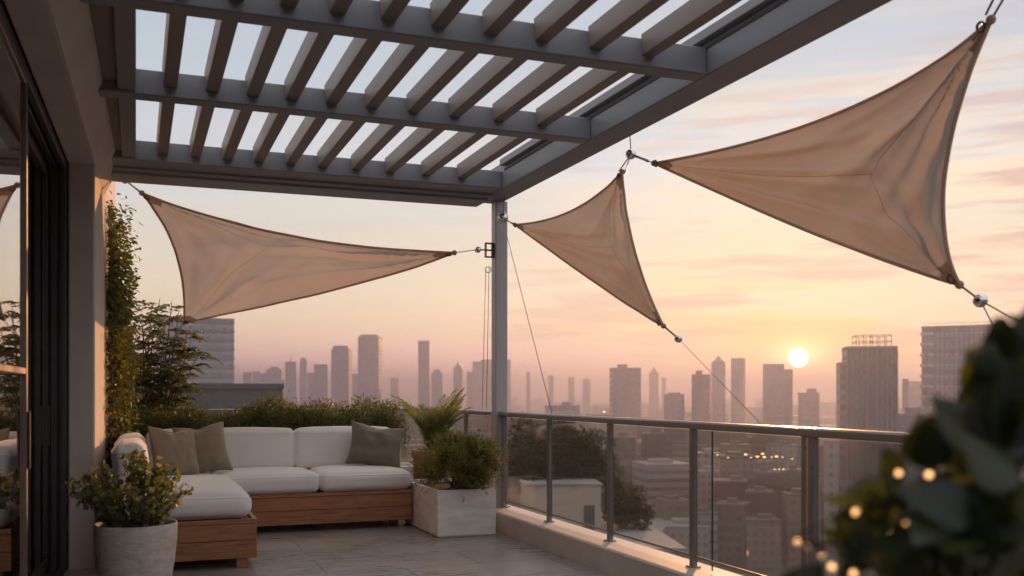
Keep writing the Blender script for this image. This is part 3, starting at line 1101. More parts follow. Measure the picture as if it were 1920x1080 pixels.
def shrub(root, c, rad, n_cl, n_leaf, ll, lw, mat, up=.5, stems=40, base=None):
    ctr = []
    while len(ctr) < n_cl:
        d = unit(rng.normal(size=3))
        if d[2] < -.55: continue
        ctr.append(np.array(c) + d * np.array(rad) * (.45 + .47 * rng.random() ** .6))
    ctr = np.array(ctr)
    rr = (.16 + .13 * rng.random(n_cl)) * max(rad)
    p, d = clump_points(ctr, rr, n_leaf, (1, 1, .95), .35)
    out = unit(p - np.array(c))
    dd = unit(out * .8 + d * .6 + np.array([0, 0, up]) + rng.normal(size=p.shape) * .4)
    a = leaf_arrays(p, dd, ll * (.6 + .8 * rng.random(n_leaf)), lw * (.7 + .6 * rng.random(n_leaf)))
    # loose sprigs that break the outline
    k = n_leaf // 9
    sp_d = unit(rng.normal(size=(k // 10, 3)) * np.array([1, 1, .7]) + np.array([0, 0, .35]))
    sp_b = np.array(c) + sp_d * np.array(rad) * (.8 + .15 * rng.random((k // 10, 1)))
    ps, ds = [], []
    for b_, d_ in zip(sp_b, sp_d):
        s_ = rng.random(10)
        ps.append(b_ + d_ * (s_ * max(rad) * .32)[:, None])
        ds.append(d_ * .9 + rng.normal(size=(10, 3)) * .6)
    a2 = leaf_arrays(np.concatenate(ps), np.concatenate(ds), ll * .8, lw * .9)
    st_ = MB()
    b0 = base if base is not None else np.array(c) - np.array([0, 0, rad[2]])
    for q in range(stems):
        e = ctr[q % n_cl]
        mid = (b0 + e) / 2 + rng.normal(size=3) * .02
        st_.tube([b0 + rng.normal(size=3) * np.array([.05, .05, 0]), mid, e], [.007, .005, .002], 5, False)
    st_.build('stem', M['bark'], root)
    foliage_build('foliage', [a, a2], mat, root)


sc_ = pt(858, 874, 9.45)
shrub(shr, (sc_.x + .02, sc_.y, .645), (.38, .48, .255), 60, 24000, .03, .013, M['leaf_shrub'], .5, 40, np.array([sc_.x, sc_.y, .4]))

# wooden planter with palm
wc = Vector((3.02, 10.3, 0))
palm = thing('potted_palm', wc, 'feathery palm in a tall round wooden planter behind the sofa end', 'potted palm')
prof = [(.21, 0), (.22, .01), (.23, .64), (.245, .645), (.25, .715), (.24, .73), (.205, .73), (.2, .6)]
MB().lathe(prof, wc, 44).build('planter_tub', M['barrel'], palm, True)
MB().lathe([(.01, .685), (.205, .675)], wc, 30).build('soil', M['soil'], palm)
for k in range(24):
    th = k * 2.399 + rng.random() * .4
    el = .4 + .85 * rng.random()
    ln = .62 + .28 * rng.random()
    dh = Vector((math.cos(th), math.sin(th), 0))
    n = 14
    path = []
    for i in range(n + 1):
        s_ = i / n
        e2 = R(86) - (1.5 - el * .75) * s_ ** 1.25 * 1.15
        if i == 0:
            p = Vector((wc.x + dh.x * .03, wc.y + dh.y * .03, .64))
        else:
            p = path[-1] + (dh * math.cos(e2) + Vector((0, 0, math.sin(e2)))) * ln / n
        path.append(p)
    rm = MB().tube(path, [.007 * (1 - .8 * i / n) for i in range(n + 1)], 5, False)
    pos, dirs, Ls = [], [], []
    for i in range(2, n + 1):
        for hf in (0, .2, .4, .6, .8):
            a = path[i - 1].lerp(path[i], hf)
            tg = (path[i] - path[i - 1]).normalized()
            sd = tg.cross(Vector((0, 0, 1)))
            if sd.length < .05: sd = tg.cross(dh)
            sd.normalize()
            for sg in (1, -1):
                pos.append(a)
                dirs.append(tg * .85 + sd * sg * .75 + Vector((0, 0, .18)) + Vector(rng.normal(size=3)) * .08)
                Ls.append(.17 * math.sin(math.pi * min(1, .22 + .7 * (i + hf) / n)))
    v, f = leaf_arrays(np.array(pos), np.array(dirs), np.array(Ls) * 1.1, .0105, .2, .2)
    rm.raw(v.tolist(), f.tolist())
    rm.build('frond', M['leaf_palm'], palm)

# hedge planter and hedge
hp = MB()
hp.box(.0, 3.2, 10.98, 11.0, .0, .5, None, .004)
hp.box(.0, 3.2, 11.62, 11.64, .0, .5, None, .004)
hp.box(.0, 3.2, 11.0, 11.62, .0, .46)
tag(hp.build('hedge_planter', M['box']), 'long low planter trough behind the sofa holding the hedge', 'planter')
hedge = thing('hedge', (1.5, 11.3, .46), 'long clipped green hedge with grassy blades along the back of the terrace', 'hedge')
n = 34000
ctr = np.stack([.0 + 2.85 * rng.random(150), 11.06 + .5 * rng.random(150), .75 + .32 * rng.random(150)], 1)
ctr[:, 2] += .035 * np.sin(ctr[:, 0] * 5) + .04 * np.sin(ctr[:, 0] * 13 + 1) + .06 * (ctr[:, 0] > 1.1) - .05 * (ctr[:, 0] < .5)
p, d = clump_points(ctr, .13 + .08 * rng.random(150), n, (1.1, 1, 1), .4)
a1 = leaf_arrays(p, unit(d + np.array([0, -.2, .45]) + rng.normal(size=p.shape) * .55), .026 + .024 * rng.random(n), .016)
n2 = 900
bpos = np.stack([-.05 + 3.0 * rng.random(n2), 11.02 + .56 * rng.random(n2), .46 + .2 * rng.random(n2)], 1)
bh = (.5 + .2 * rng.random(n2)) * (.9 + .15 * np.sin(bpos[:, 0] * 7))
a2 = leaf_arrays(bpos, np.stack([rng.normal(size=n2) * .12, rng.normal(size=n2) * .12 - .03, np.ones(n2)], 1), bh, .007, .1, .06)
foliage_build('foliage', [a1], M['leaf_hedge'], hedge)
foliage_build('grass_blades', [a2], M['leaf_hedge'], hedge)

# climbing vine on the wall end
vine = thing('climbing_vine', wl(2.6, .05, 0), 'leafy green climber growing up the lit end of the plastered wall', 'vine')
arr, vst = [], MB()
for k in range(26):
    s0 = 1.7 + 1.9 * rng.random()
    top = 2.2 + .85 * rng.random() if k % 3 else 3.05
    path = []
    x_, q = s0, .03
    for i in range(15):
        z = top * i / 14
        x_ += rng.normal() * .045
        q = .02 + .1 * rng.random() * (1 - .5 * z / 3)
        path.append(wl(max(1.6, min(3.7, x_)), q, z))
    vst.tube(path, [.008 * (1 - .7 * i / 14) for i in range(15)], 5, False)
    for i in range(1, 15):
        m_ = 26
        b_ = np.array(path[i - 1])[None] + (np.array(path[i]) - np.array(path[i - 1]))[None] * rng.random((m_, 1))
        zz = b_[:, 2:3]
        spread = .075 + .03 * rng.random()
        b_ = b_ + rng.normal(size=(m_, 3)) * spread * np.array([.8, 1, 1])
        b_[:, 0] = np.maximum(b_[:, 0], -.24)
        dd = rng.normal(size=(m_, 3)) * .6 + np.array([.7, -.4, -.25])
        arr.append(leaf_arrays(b_, dd, .045 + .03 * rng.random(m_), .03 + .015 * rng.random(m_), .15, .2))
# sprigs that lean out from the wall
for k in range(34):
    z0 = .4 + 2.5 * rng.random()
    b_ = np.array(wl(1.9 + 1.6 * rng.random(), .1, z0))
    d_ = unit(np.array([.8, -.25 + .4 * rng.normal(), .2 + .4 * rng.normal()]))
    L_ = .1 + .17 * rng.random()
    s_ = rng.random(16)
    ps = b_ + d_ * (s_ * L_)[:, None] + np.array([0, 0, -.1]) * (s_ ** 2 * L_)[:, None]
    arr.append(leaf_arrays(ps, rng.normal(size=(16, 3)) * .5 + d_, .05, .032, .15, .2))
vst.build('stem', M['bark'], vine)
foliage_build('foliage', arr, M['leaf_vine'], vine)

# small feathery tree behind the hedge
tc_ = Vector((.12, 11.45, .46))
tree = thing('young_tree', tc_, 'small multi-stemmed tree with feathery leaves behind the hedge by the climber', 'tree')
trk, arr = MB(), []
tips = [(262, 592, 11.5), (342, 602, 11.8), (352, 622, 11.4), (248, 625, 11.6), (322, 566, 11.5), (300, 560, 11.7), (335, 585, 11.5), (268, 600, 11.6), (358, 640, 11.7), (375, 660, 11.4), (258, 660, 11.8), (318, 625, 11.3), (345, 690, 11.5), (280, 650, 11.4), (300, 690, 11.6), (330, 660, 11.9), (262, 700, 11.5), (350, 720, 11.3), (310, 590, 11.9), (285, 575, 11.5), (250, 680, 11.6)]
for k, (x, y, d) in enumerate(tips):
    e = np.array(pt(x, y, d))
    b = np.array(tc_) + rng.normal(size=3) * np.array([.05, .05, 0])
    mid = b * .45 + e * .55 + np.array([(-.06 if k % 2 else .05), 0, .08])
    path = []
    for i in range(9):
        s_ = i / 8
        path.append(b * (1 - s_) ** 2 + mid * 2 * s_ * (1 - s_) + e * s_ * s_)
    trk.tube(path, [.014 * (1 - .85 * i / 8) + .002 for i in range(9)], 6, False)
    # arching compound leaves along the outer part
    for q in range(13):
        s_ = .42 + .58 * rng.random()
        i0 = min(7, int(s_ * 8))
        o_ = path[i0] + (path[i0 + 1] - path[i0]) * (s_ * 8 - i0)
        th = rng.random() * 6.28
        dh = np.array([math.cos(th), math.sin(th), .55 + .3 * rng.normal()])
        dh /= np.linalg.norm(dh)
        L_ = .18 + .14 * rng.random()
        m_ = 11
        u_ = np.linspace(.15, 1, m_)
        rp = o_ + dh * (u_ * L_)[:, None] + np.array([0, 0, -1.0]) * (u_ ** 2.2 * L_ * .55)[:, None]
        trk.tube([o_, rp[4], rp[-1]], [.0025, .002, .001], 4, False)
        sd = np.cross(dh, [0, 0, 1.0])
        sd /= np.linalg.norm(sd)
        for sg in (1, -1):
            dd = dh * .5 + sd * sg + np.array([0, 0, -.25]) + rng.normal(size=(m_, 3)) * .12
            arr.append(leaf_arrays(rp, dd, .088 * (1.1 - .5 * u_), .028, .15, .3))
trk.build('trunk', M['bark'], tree, True)
foliage_build('crown', arr, M['leaf_tree'], tree)

# blurred plant close to the camera on the right
fp = pt(1800, 1080, 1.32)
fpc = Vector((fp.x + .05, fp.y, 0))
fro = thing('potted_plant', fpc, 'tall glossy dark-leaved plant close by, out of focus beside the railing', 'potted plant')
prof = [(.13, 0), (.14, .01), (.17, .3), (.175, .36), (.165, .37), (.155, .36), (.15, .3)]
MB().lathe(prof, fpc, 40).build('pot', M['pot'], fro, True)
MB().lathe([(.01, .34), (.155, .33)], fpc, 30).build('soil', M['soil'], fro)
tops = [(1600, 1010, 1.42), (1680, 930, 1.4), (1745, 870, 1.38), (1905, 640, 1.3), (1870, 760, 1.25), (1900, 850, 1.3), (1800, 960, 1.2), (1660, 1050, 1.3), (1760, 1050, 1.25), (1920, 960, 1.2), (1990, 800, 1.3), (1985, 700, 1.35), (1850, 900, 1.42), (1960, 1000, 1.4), (1850, 1040, 1.45), (1580, 1075, 1.35), (1640, 965, 1.45), (1700, 1010, 1.5), (1720, 900, 1.48), (1790, 905, 1.5), (1840, 830, 1.45), (1620, 1040, 1.2), (1530, 1090, 1.4), (1490, 1100, 1.35), (1590, 1050, 1.5)]
fst, pos, dirs = MB(), [], []
for k, (x, y, d) in enumerate(tops):
    e = np.array(pt(x, y, d))
    b = np.array([fpc.x, fpc.y, .34]) + rng.normal(size=3) * np.array([.04, .04, 0])
    mid = np.array([b[0] * .5 + e[0] * .5, b[1] * .5 + e[1] * .5, e[2] * .85 + b[2] * .15 + .03])
    path = [b * (1 - s_) ** 2 + mid * 2 * s_ * (1 - s_) + e * s_ * s_ for s_ in np.linspace(0, 1, 12)]
    fst.tube(path, [.006 * (1 - .6 * i / 11) for i in range(12)], 6, False)
    for q in range((6 if x < 1790 else 12) if k not in (3, 11) else 5):
        s_ = 1 - .55 * rng.random() ** 1.3
        if k in (3, 11): s_ = 1 - .12 * rng.random()
        i0 = min(10, int(s_ * 11))
        p = path[i0] + (path[i0 + 1] - path[i0]) * (s_ * 11 - i0)
        pos.append(p + rng.normal(size=3) * .02)
        dirs.append(unit(rng.normal(size=3) * .8 + (path[-1] - path[-3]) / .1 + np.array([0, 0, .1])))
pos, dirs = np.array(pos), np.array(dirs)
n = len(pos)
a1 = oval_leaf_arrays(pos, dirs, .06 + .045 * rng.random(n), .044 + .028 * rng.random(n), .1, .22, 7, .9)
# the broad leaves that stand out one by one
bigs = [(1740, 880, 1.36, .078, .07, (0, 0, 1)), (1870, 840, 1.24, .12, .085, (.25, 0, 1)), (1905, 650, 1.28, .12, .035, (.6, 0, .9)), (1895, 655, 1.28, .07, .02, (-1, 0, -.05)), (1900, 700, 1.28, .075, .03, (-.9, 0, .3)),
        (1700, 945, 1.37, .075, .055, (-.8, 0, .25)), (1640, 1000, 1.4, .07, .06, (-.9, 0, .35)), (1920, 820, 1.22, .10, .07, (-.3, 0, 1)), (1850, 985, 1.2, .10, .06, (-.8, .1, .35)), (1760, 1030, 1.25, .09, .055, (-.9, 0, .1)), (1910, 910, 1.2, .10, .065, (-.7, 0, .5)), (1690, 905, 1.42, .06, .045, (-.5, 0, .8)), (1800, 880, 1.4, .07, .05, (-.2, 0, 1)), (1830, 740, 1.3, .05, .03, (-.4, 0, 1))]
bp = np.array([pt(x, y, d) for x, y, d, *_ in bigs])
# leaf blades that face the lens: direction in the picture plane
Rv = np.array([CP, -SP, 0]); Uv = np.array([0, 0, 1.0]); Fv = np.array([SP, CP, 0])
arrb = [a1]
for b_, g in zip(bp, bigs):
    L_, W_, dv = g[3], g[4], g[5]
    d_ = unit(Rv * dv[0] + Fv * dv[1] + Uv * dv[2])
    sdv = unit(np.cross(d_, Fv) + rng.normal(size=3) * .15)
    nv = np.cross(sdv, d_)
    rows = []
    sg = 10
    for k in range(sg + 1):
        s_ = k / sg
        w_ = math.sin(math.pi * min(1, .03 + s_ ** .7 * .97)) ** .9 * 1.05
        c_ = b_ + d_ * L_ * s_ - nv * L_ * .18 * s_ * s_
        rows += [c_ + sdv * W_ * .5 * w_ + nv * W_ * .08 * w_, c_, c_ - sdv * W_ * .5 * w_ + nv * W_ * .08 * w_]
    f_ = [[3 * k + j, 3 * k + j + 1, 3 * k + j + 4, 3 * k + j + 3] for k in range(sg) for j in (0, 1)]
    arrb.append((np.array(rows), np.array(f_)))
fst.build('stem', M['stem'], fro, True)
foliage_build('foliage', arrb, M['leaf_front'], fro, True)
# added glowing beads on a thread, standing in for warm glints among its leaves
glint_spots = [(1540, 1040, 1.42), (1580, 1000, 1.4), (1495, 1016, 1.42), (1605, 960, 1.4), (1630, 914, 1.4), (1685, 887, 1.4), (1672, 1000, 1.36), (1700, 985, 1.34), (1742, 890, 1.4), (1785, 925, 1.36), (1872, 921, 1.33), (1560, 1062, 1.38), (1600, 1075, 1.34), (1850, 985, 1.4), (1905, 1040, 1.3)]
glint_root = thing('glint_beads', pt(1680, 960, 1.4), 'added string of small glowing beads standing in for warm glints in the blurred plant', 'glint beads')
cp = [np.array(pt(x, y, d)) for x, y, d in glint_spots]
MB().tube([c_ + np.array([0, .012, .004]) for c_ in cp], .0018, 5).build('glint_thread', M['metal_dark'], glint_root)
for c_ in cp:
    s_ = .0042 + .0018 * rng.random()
    MB().ball(c_, s_, 12).build('glint_bead', M['lamp'], glint_root, True)

# ------------------------------------------------------------------ the city


def building(name, x0, x1, ytop, d, style, label, cat='building', dep=None, yaw=0.0, zb=gz, roof=None, group=None, step=None, spire=0, round_=False, top=None):
    a, b = pt(x0, HY, d), pt(x1, HY, d)
    wd = (b - a).length
    cx = (a + b) / 2
    h = CAM_H + (HY - ytop) / F * d
    dep = dep or min(wd * 1.1, 60)
    fw = Vector((cx.x, cx.y, 0)).normalized()
    ang = math.atan2(fw.y, fw.x) - math.pi / 2 + yaw
    o = bpy.data.objects.new(name, None)
    o.location = (cx.x, cx.y, zb)
    o.rotation_euler = (0, 0, ang)
    C.objects.link(o)
    tag(o, label, cat, group)
    H = h - zb

    def part(nm, mb, mt):
        me = bpy.data.meshes.new(nm)
        me.from_pydata(mb.v, [], mb.f)
        me.materials.append(mt)
        q = bpy.data.objects.new(nm, me)
        q.parent = o
        C.objects.link(q)
        return q

    mt = FAC[style] if isinstance(style, int) else style
    mb = MB()
    hw = wd / 2
    body_h = H
    if step:  # narrower top section
        body_h = H - step[1] / F * d
        mb.box(-hw * step[0], hw * step[0], dep * .12, dep * .88, body_h + .01, H)
    mb.box(-hw, hw, 0, dep, 0, body_h)
    part('tower_walls' if H > 70 else 'walls', mb, mt)
    ro = MB()
    ro.box(-hw - .15, hw + .15, -.15, dep + .15, body_h, body_h + .6)
    rnd = random.Random(int(x0 * 7 + ytop))
    part('parapet', ro, roof or M['roof'])
    if d < 700 and wd > 6 and not step and not top:
        rb = MB()
        rw = hw * rnd.uniform(.25, .5)
        rx = rnd.uniform(-hw * .4, hw * .4)
        rb.box(rx - rw, rx + rw, dep * .3, dep * .7, body_h + .61, body_h + .6 + rnd.uniform(.012, .03) * H + 1)
        part('roof_box', rb, roof or M['roof'])
    if spire:
        sp_ = MB().tube([(0, dep / 2, H), (0, dep / 2, H + spire / F * d)], [wd * .04, wd * .012], 6)
        part('antenna', sp_, M['frame'])
    if top == 'pyramid':
        py = MB().raw([(-hw * .8, dep * .1, H + .6), (hw * .8, dep * .1, H + .6), (hw * .8, dep * .9, H + .6), (-hw * .8, dep * .9, H + .6), (0, dep / 2, H + 14 / F * d)], [(0, 1, 4), (1, 2, 4), (2, 3, 4), (3, 0, 4)])
        part('pointed_roof', py, mt)
    o['H'] = H
    return o, part, hw, dep, H


# two near towers on the right
o, part, hw, dep, H = building('office_tower', 1590, 1680, 652, 350, 2, 'dark office tower with a lattice crown, right of the setting sun', 'tower', 18, .12, top='none')
ribs = MB()
for k in range(11):
    x = -hw + 2 * hw * k / 10
    ribs.box(x - .18, x + .18, -.35, -.01, 0, H - 1)
part('rib', ribs, FAC[0])
wing = MB().box(-hw - 2.2, -hw - .01, 2, dep - 2, 0, H - 5)
part('stair_wing', wing, FAC[0])
fp_ = MB()
for x in np.linspace(-hw * .6, hw * .8, 6):
    for y in (2, dep - 3):
        fp_.box(x - .12, x + .12, y - .12, y + .12, H + .6, H + 4.6)
for z in (H + 2.4, H + 4.6):
    for y in (2, dep - 3):
        fp_.box(-hw * .6, hw * .8, y - .1, y + .1, z - .12, z + .12)
    for x in np.linspace(-hw * .6, hw * .8, 3):
        fp_.box(x - .1, x + .1, 2.1, dep - 3.1, z - .1, z + .1)
part('lattice_crown', fp_, M['roof'])

o, part, hw, dep, H = building('office_tower', 1733, 1868, 613, 360, 3, 'broad grey office tower with balcony bands, at the far right behind the plant', 'tower', 22, -.1, top='none')
bd = MB()
for k in range(22):
    z = H - 2.2 - k * 3.9
    bd.box(-hw - .5, -hw + 4.2, -.55, -.01, z - .5, z + .5)
    bd.box(-hw + 4.4, hw + .01, -.16, -.01, z - .2, z + .2)
part('floor_band', bd, FAC[5])
ml = MB()
for k in range(14):
    x = -hw + 4.6 + (2 * hw - 5) * k / 13
    ml.box(x - .12, x + .12, -.3, -.17, 4, H)
part('mullion', ml, FAC[2])
rl = MB()
for k in range(12):
    x = -hw + .5 + (2 * hw - 1) * k / 11
    rl.box(x - .06, x + .06, .2, .32, H + .6, H + 1.7)
rl.box(-hw + .5, hw - .5, .2, .3, H + 1.6, H + 1.72)
part('roof_rail', rl, M['roof'])

# tower behind the small tree, left
o, part, hw, dep, H = building('office_tower', 318, 440, 598, 420, 3, 'blue-grey glass tower behind the small tree', 'tower', 20, .3, top='none')
bd = MB()
for k in range(26):
    z = H - 1 - k * 3.9
    bd.box(-hw - .2, hw + .2, -.3, -.01, z - .35, z + .35)
part('floor_band', bd, FAC[0])

# dark block just beyond the hedge
o, part, hw, dep, H = building('roof_block', 262, 527, 729, 110, M['dark_wall'], 'flat dark slate block rising just above the hedge', 'building', 14, .0, roof=M['dark_wall'], top='none')

SKY = [  # x0, x1, top, distance, style, label, options
    (456, 472, 699, 1500, 0, 'faint low box tower beside the blue-grey glass tower', {}),
    (474, 487, 697, 1900, 0, 'faint narrow block just left of the stepped slab tower', {}),
    (487, 501, 701, 1700, 0, 'lower half of the hazy pair of stepped slabs', {}),
    (500, 528, 688, 1600, 3, 'hazy broad slab with a stepped roof left of the antenna tower', dict(step=(.55, 5))),
    (535, 555, 679, 1500, 3, 'hazy narrow tower carrying a tall thin antenna', dict(spire=18)),
    (562, 575, 671, 1800, 0, 'thin pale tower with a rounded stepped head beside the antenna tower', dict(step=(.7, 6))),
    (576, 590, 700, 1700, 0, 'small faint block between the thin pale tower and the square one', {}),
    (589, 614, 684, 1600, 2, 'square hazy office block just left of the chamfered tower', {}),
    (621, 654, 648, 1450, 2, 'tall hazy tower with a chamfered top, left neighbour of the tallest', dict(step=(.82, 7))),
    (655, 671, 702, 1700, 0, 'low faint block wedged between the two tallest hazy towers', {}),
    (671, 710, 627, 1400, 2, 'tallest hazy tower of the skyline above the hedge', dict(step=(.8, 5))),
    (732, 747, 709, 1900, 0, 'small distant block standing alone beyond the palm', {}),
    (784, 805, 640, 1450, 2, 'slim tall hazy tower above the palm', dict(spire=6)),
    (811, 830, 693, 1600, 0, 'squat stepped tower at the foot of the slim tower', dict(step=(.6, 7))),
    (850, 866, 690, 1600, 0, 'small hazy tower with a pointed roof left of the post', dict(top='pyramid')),
    (875, 888, 698, 1700, 0, 'low hazy block stepping up towards the post', {}),
    (887, 909, 679, 1600, 3, 'broad hazy tower close to the left of the post', {}),
    (909, 958, 675, 1650, 3, 'hazy tower half hidden by the pergola post', {}),
    (987, 994, 698, 1900, 0, 'tiny thin distant tower just right of the post', {}),
    (1028, 1038, 705, 1900, 0, 'second tiny distant tower right of the post, beside the slanting wire', {}),
    (1067, 1077, 708, 1950, 0, 'tiny square distant tower between the slanting wire and the wide block', {}),
    (1092, 1105, 709, 2000, 0, 'tiny distant tower with a stepped head left of the wide block', dict(step=(.6, 4))),
    (1150, 1202, 691, 900, 2, 'wide dark flat-topped block under the small shade sail', {}),
    (1217, 1234, 700, 1700, 0, 'faint tower with a pointed roof right of the wide block', dict(top='pyramid')),
    (1241, 1248, 709, 1900, 0, 'faint thin tower beside the pointed roof one', {}),
    (1245, 1278, 736, 800, 0, 'low hazy block with a domed roof box, right of the wide block', dict(step=(.6, 5))),
    (1297, 1330, 704, 800, 2, 'dark square tower where the long sail wire crosses the haze', {}),
    (1337, 1360, 680, 1150, 0, 'rose-coloured tower with a pointed crown, left of the sun', dict(top='pyramid')),
    (1371, 1394, 673, 1150, 0, 'slim rose-coloured tower, tallest of those left of the sun', {}),
    (1432, 1470, 684, 1000, 0, 'broad orange-lit tower directly left of the sun', {}),
    (1469, 1486, 694, 1020, 0, 'lower annex under the sun joined to the broad orange-lit tower', {}),
    (1497, 1534, 738, 900, 0, 'low hazy block below the sun', {}),
    (1692, 1703, 712, 900, 0, 'thin faint tower in the gap between the two office towers', {}),
    (1703, 1730, 716, 1300, 0, 'faint wide tower in the gap beside the broad office tower', {}),
    (1682, 1732, 779, 480, 2, 'low dark roof between the two office towers', {}),
]
for (x0, x1, yt, d, stl, lab, kw) in SKY:
    building('skyscraper' if yt < 700 else 'city_block', x0, x1, yt, d * .72, FAR[1] if stl == 2 else FAR[0], lab, 'building', group='hazy skyline towers', yaw=random.uniform(-.2, .2), **kw)

# nearer blocks seen through the glass
MIDS = [
    (1022, 1080, 762, 520, 3, 'blue-grey block rising to the rail near the post', {}),
    (1077, 1195, 788, 470, M['beige_wall'], 'broad sunlit beige block seen through the second glass panel', {}),
    (1150, 1192, 822, 420, 2, 'dark low block standing before the beige one', {}),
    (1203, 1246, 815, 430, 2, 'tall dark apartment block right of the beige one', {}),
    (1250, 1290, 806, 520, 0, 'grey block with a side wing behind the white flats', {}),
    (1213, 1300, 873, 400, 4, 'white flats with dark window bands behind the glass', dict(roof=M['cool_roof'], yaw=.35)),
    (1302, 1345, 852, 430, 5, 'pale grey flats with small balconies by the thick railing post', dict(roof=M['cool_roof'])),
    (1345, 1420, 858, 460, 0, 'long grey block under the glowing street lights', {}),
    (1418, 1470, 888, 400, 2, 'dark brown block with a lit roof edge', {}),
    (1475, 1515, 884, 395, 2, 'dark block with stacked balconies beside the railing post', dict(yaw=.25)),
    (1340, 1400, 905, 372, 2, 'low dark block in front of the long grey one', {}),
    (1545, 1572, 830, 330, 5, 'striped pale block at the foot of the lattice crown tower', {}),
    (1400, 1465, 978, 345, 1, 'low brown roofs at the bottom of the glass', {}),
    (1225, 1330, 990, 345, 5, 'low white roofed hall beside the near trees', dict(roof=M['cool_roof'])),
    (1155, 1240, 1000, 330, 5, 'pale flat shed roof below the near trees', dict(roof=M['cool_roof'])),
    (955, 1020, 790, 560, 0, 'grey block behind the near tree by the post', {}),
    (1420, 1500, 800, 640, 0, 'hazy orange block behind the street lights', {}),
    (1330, 1400, 812, 600, 0, 'hazy slab behind the long grey block', {}),
    (1500, 1545, 838, 520, 0, 'narrow hazy block left of the lattice crown tower base', {}),
    (1600, 1690, 960, 380, 1, 'brown block half hidden by the blurred plant', {}),
    (1100, 1150, 838, 450, 5, 'pale stepped flats in front of the beige block, left of the dark low one', dict(step=(.6, 14))),
    (1262, 1312, 838, 500, 4, 'banded grey flats standing just behind the white flats', {}),
    (1310, 1352, 886, 400, 5, 'pale flats with rows of small windows, right of the white banded flats', dict(roof=M['cool_roof'], yaw=.4)),
    (1356, 1408, 836, 540, 1, 'warm beige slab behind the long grey block, below the wire', {}),
    (1402, 1440, 822, 600, 0, 'narrow grey tower block behind the street lights', {}),
    (1446, 1500, 836, 560, 5, 'pale hazy flats just right of the street lights', {}),
    (1478, 1530, 930, 350, 1, 'brown flats with regular windows before the thick railing post', dict(yaw=.2)),
    (1340, 1395, 948, 352, 0, 'grey office block with a square roof box low in the glass', dict(yaw=-.2)),
    (1400, 1450, 925, 362, 2, 'dark flats in the low row between the grey office and the brown flats', {}),
    (1245, 1300, 942, 362, 1, 'tan block with rows of windows below the white banded flats', dict(yaw=.3)),
    (1300, 1345, 965, 348, 4, 'low banded block beside the thin glass joint', {}),
    (1196, 1240, 900, 420, 0, 'grey flats in the gap between the near trees and the white flats', {}),
    (1552, 1600, 905, 350, 0, 'grey flats at the foot of the lattice crown tower, behind the plant', {}),
    (1196, 1232, 855, 480, 4, 'banded block just left of the tall dark apartment block', {}),
]
for (x0, x1, yt, d, stl, lab, kw) in MIDS:
    kw = dict(kw)
    kw.setdefault('yaw', random.uniform(-.25, .25))
    o, part, hw, dep, H = building('city_block', x0, x1, yt, d, stl, lab, 'building', group='city blocks below the railing', **kw)

# warm lights on the roofs
lit = [(1345, 853, 425), (1365, 858, 425), (1398, 852, 425), (1408, 858, 425), (1420, 856, 425), (1430, 851, 425), (1433, 857, 425), (1447, 857, 425), (1456, 856, 425), (1467, 857, 425), (1453, 880, 392), (1461, 880, 392), (1469, 880, 392), (1485, 860, 420), (1133, 772, 700), (1160, 771, 700)]
for i, (x, y, d) in enumerate(lit):
    c_ = pt(x, y, d)
    s_ = d / F * (2.6 if i in (2, 4, 5, 6, 8) else 1.5)
    lampo = thing('street_lamp', (c_.x, c_.y, c_.z - 5), 'warm glowing lamp above the roofs, one of the cluster of lights seen through the glass' if i < 14 else 'tiny bright lamp just above the rail under the wide hazy block', 'lamp', 'glowing lamps over the city roofs')
    MB().tube([(c_.x, c_.y, c_.z - 5), (c_.x, c_.y, c_.z - s_)], .09, 6).build('pole', M['frame'], lampo)
    MB().ball(c_, s_, 10, (1.3, 1.3, .7)).build('lamp_head', M['citylamp'], lampo, True)

# low-rise mass: far roofs that read as one texture
mass = MB()
rr_ = random.Random(3)
for k in range(2600):
    d = 520 * (2700 / 520) ** (rr_.random() ** .8)
    x = rr_.uniform(-200, 2150)
    c_ = pt(x, HY, d)
    w1, w2 = rr_.uniform(7, 20), rr_.uniform(7, 20)
    h = rr_.uniform(6, 17) * (1 + .9 * (rr_.random() < .2)) * (1.0 + .5 * min(1, d / 2000))
    a = rr_.random() * 1.57
    Mx = Matrix.Translation((c_.x, c_.y, gz)) @ Matrix.Rotation(a, 4, 'Z')
    mass.box(-w1, w1, -w2, w2, 0.02, h, Mx)
tag(mass.build('distant_city', FAC[1]), 'hazy mass of far low city roofs reaching to the horizon', 'city', kind='stuff')

# neighbour roof with trees and a beige roof house
nb = thing('neighbour_building', pt(1080, HY, 70) - Vector((0, 0, CAM_H + 60)), 'lower neighbouring block with trees on its roof and a beige roof house', 'building')
q = pt(1075, HY, 76)
ang = -PHI + R(4)
NM = Matrix.Translation((q.x, q.y, 0)) @ Matrix.Rotation(ang, 4, 'Z')
RZ = -9.6
MB().box(-9, 6.5, -9, 11, -60, RZ, NM).build('walls', FAC[1], nb)
MB().box(-9.1, 6.6, -9.1, 11.1, RZ + .01, RZ + .3, NM).build('roof_deck', M['cool_roof'], nb)
rh = MB().box(-3.9, 1.9, -1.5, 2.5, RZ + .31, RZ + 3.9, NM)
hse = rh.build('roof_house', M['beige_wall'], nb)
MB().box(-4.0, 2.0, -1.6, 2.6, RZ + 3.901, RZ + 4.05, NM).build('coping', M['cool_roof'], hse)
MB().box(.6, 1.4, -1.56, -1.501, RZ + .32, RZ + 2.4, NM).build('door', M['dark_wall'], hse)


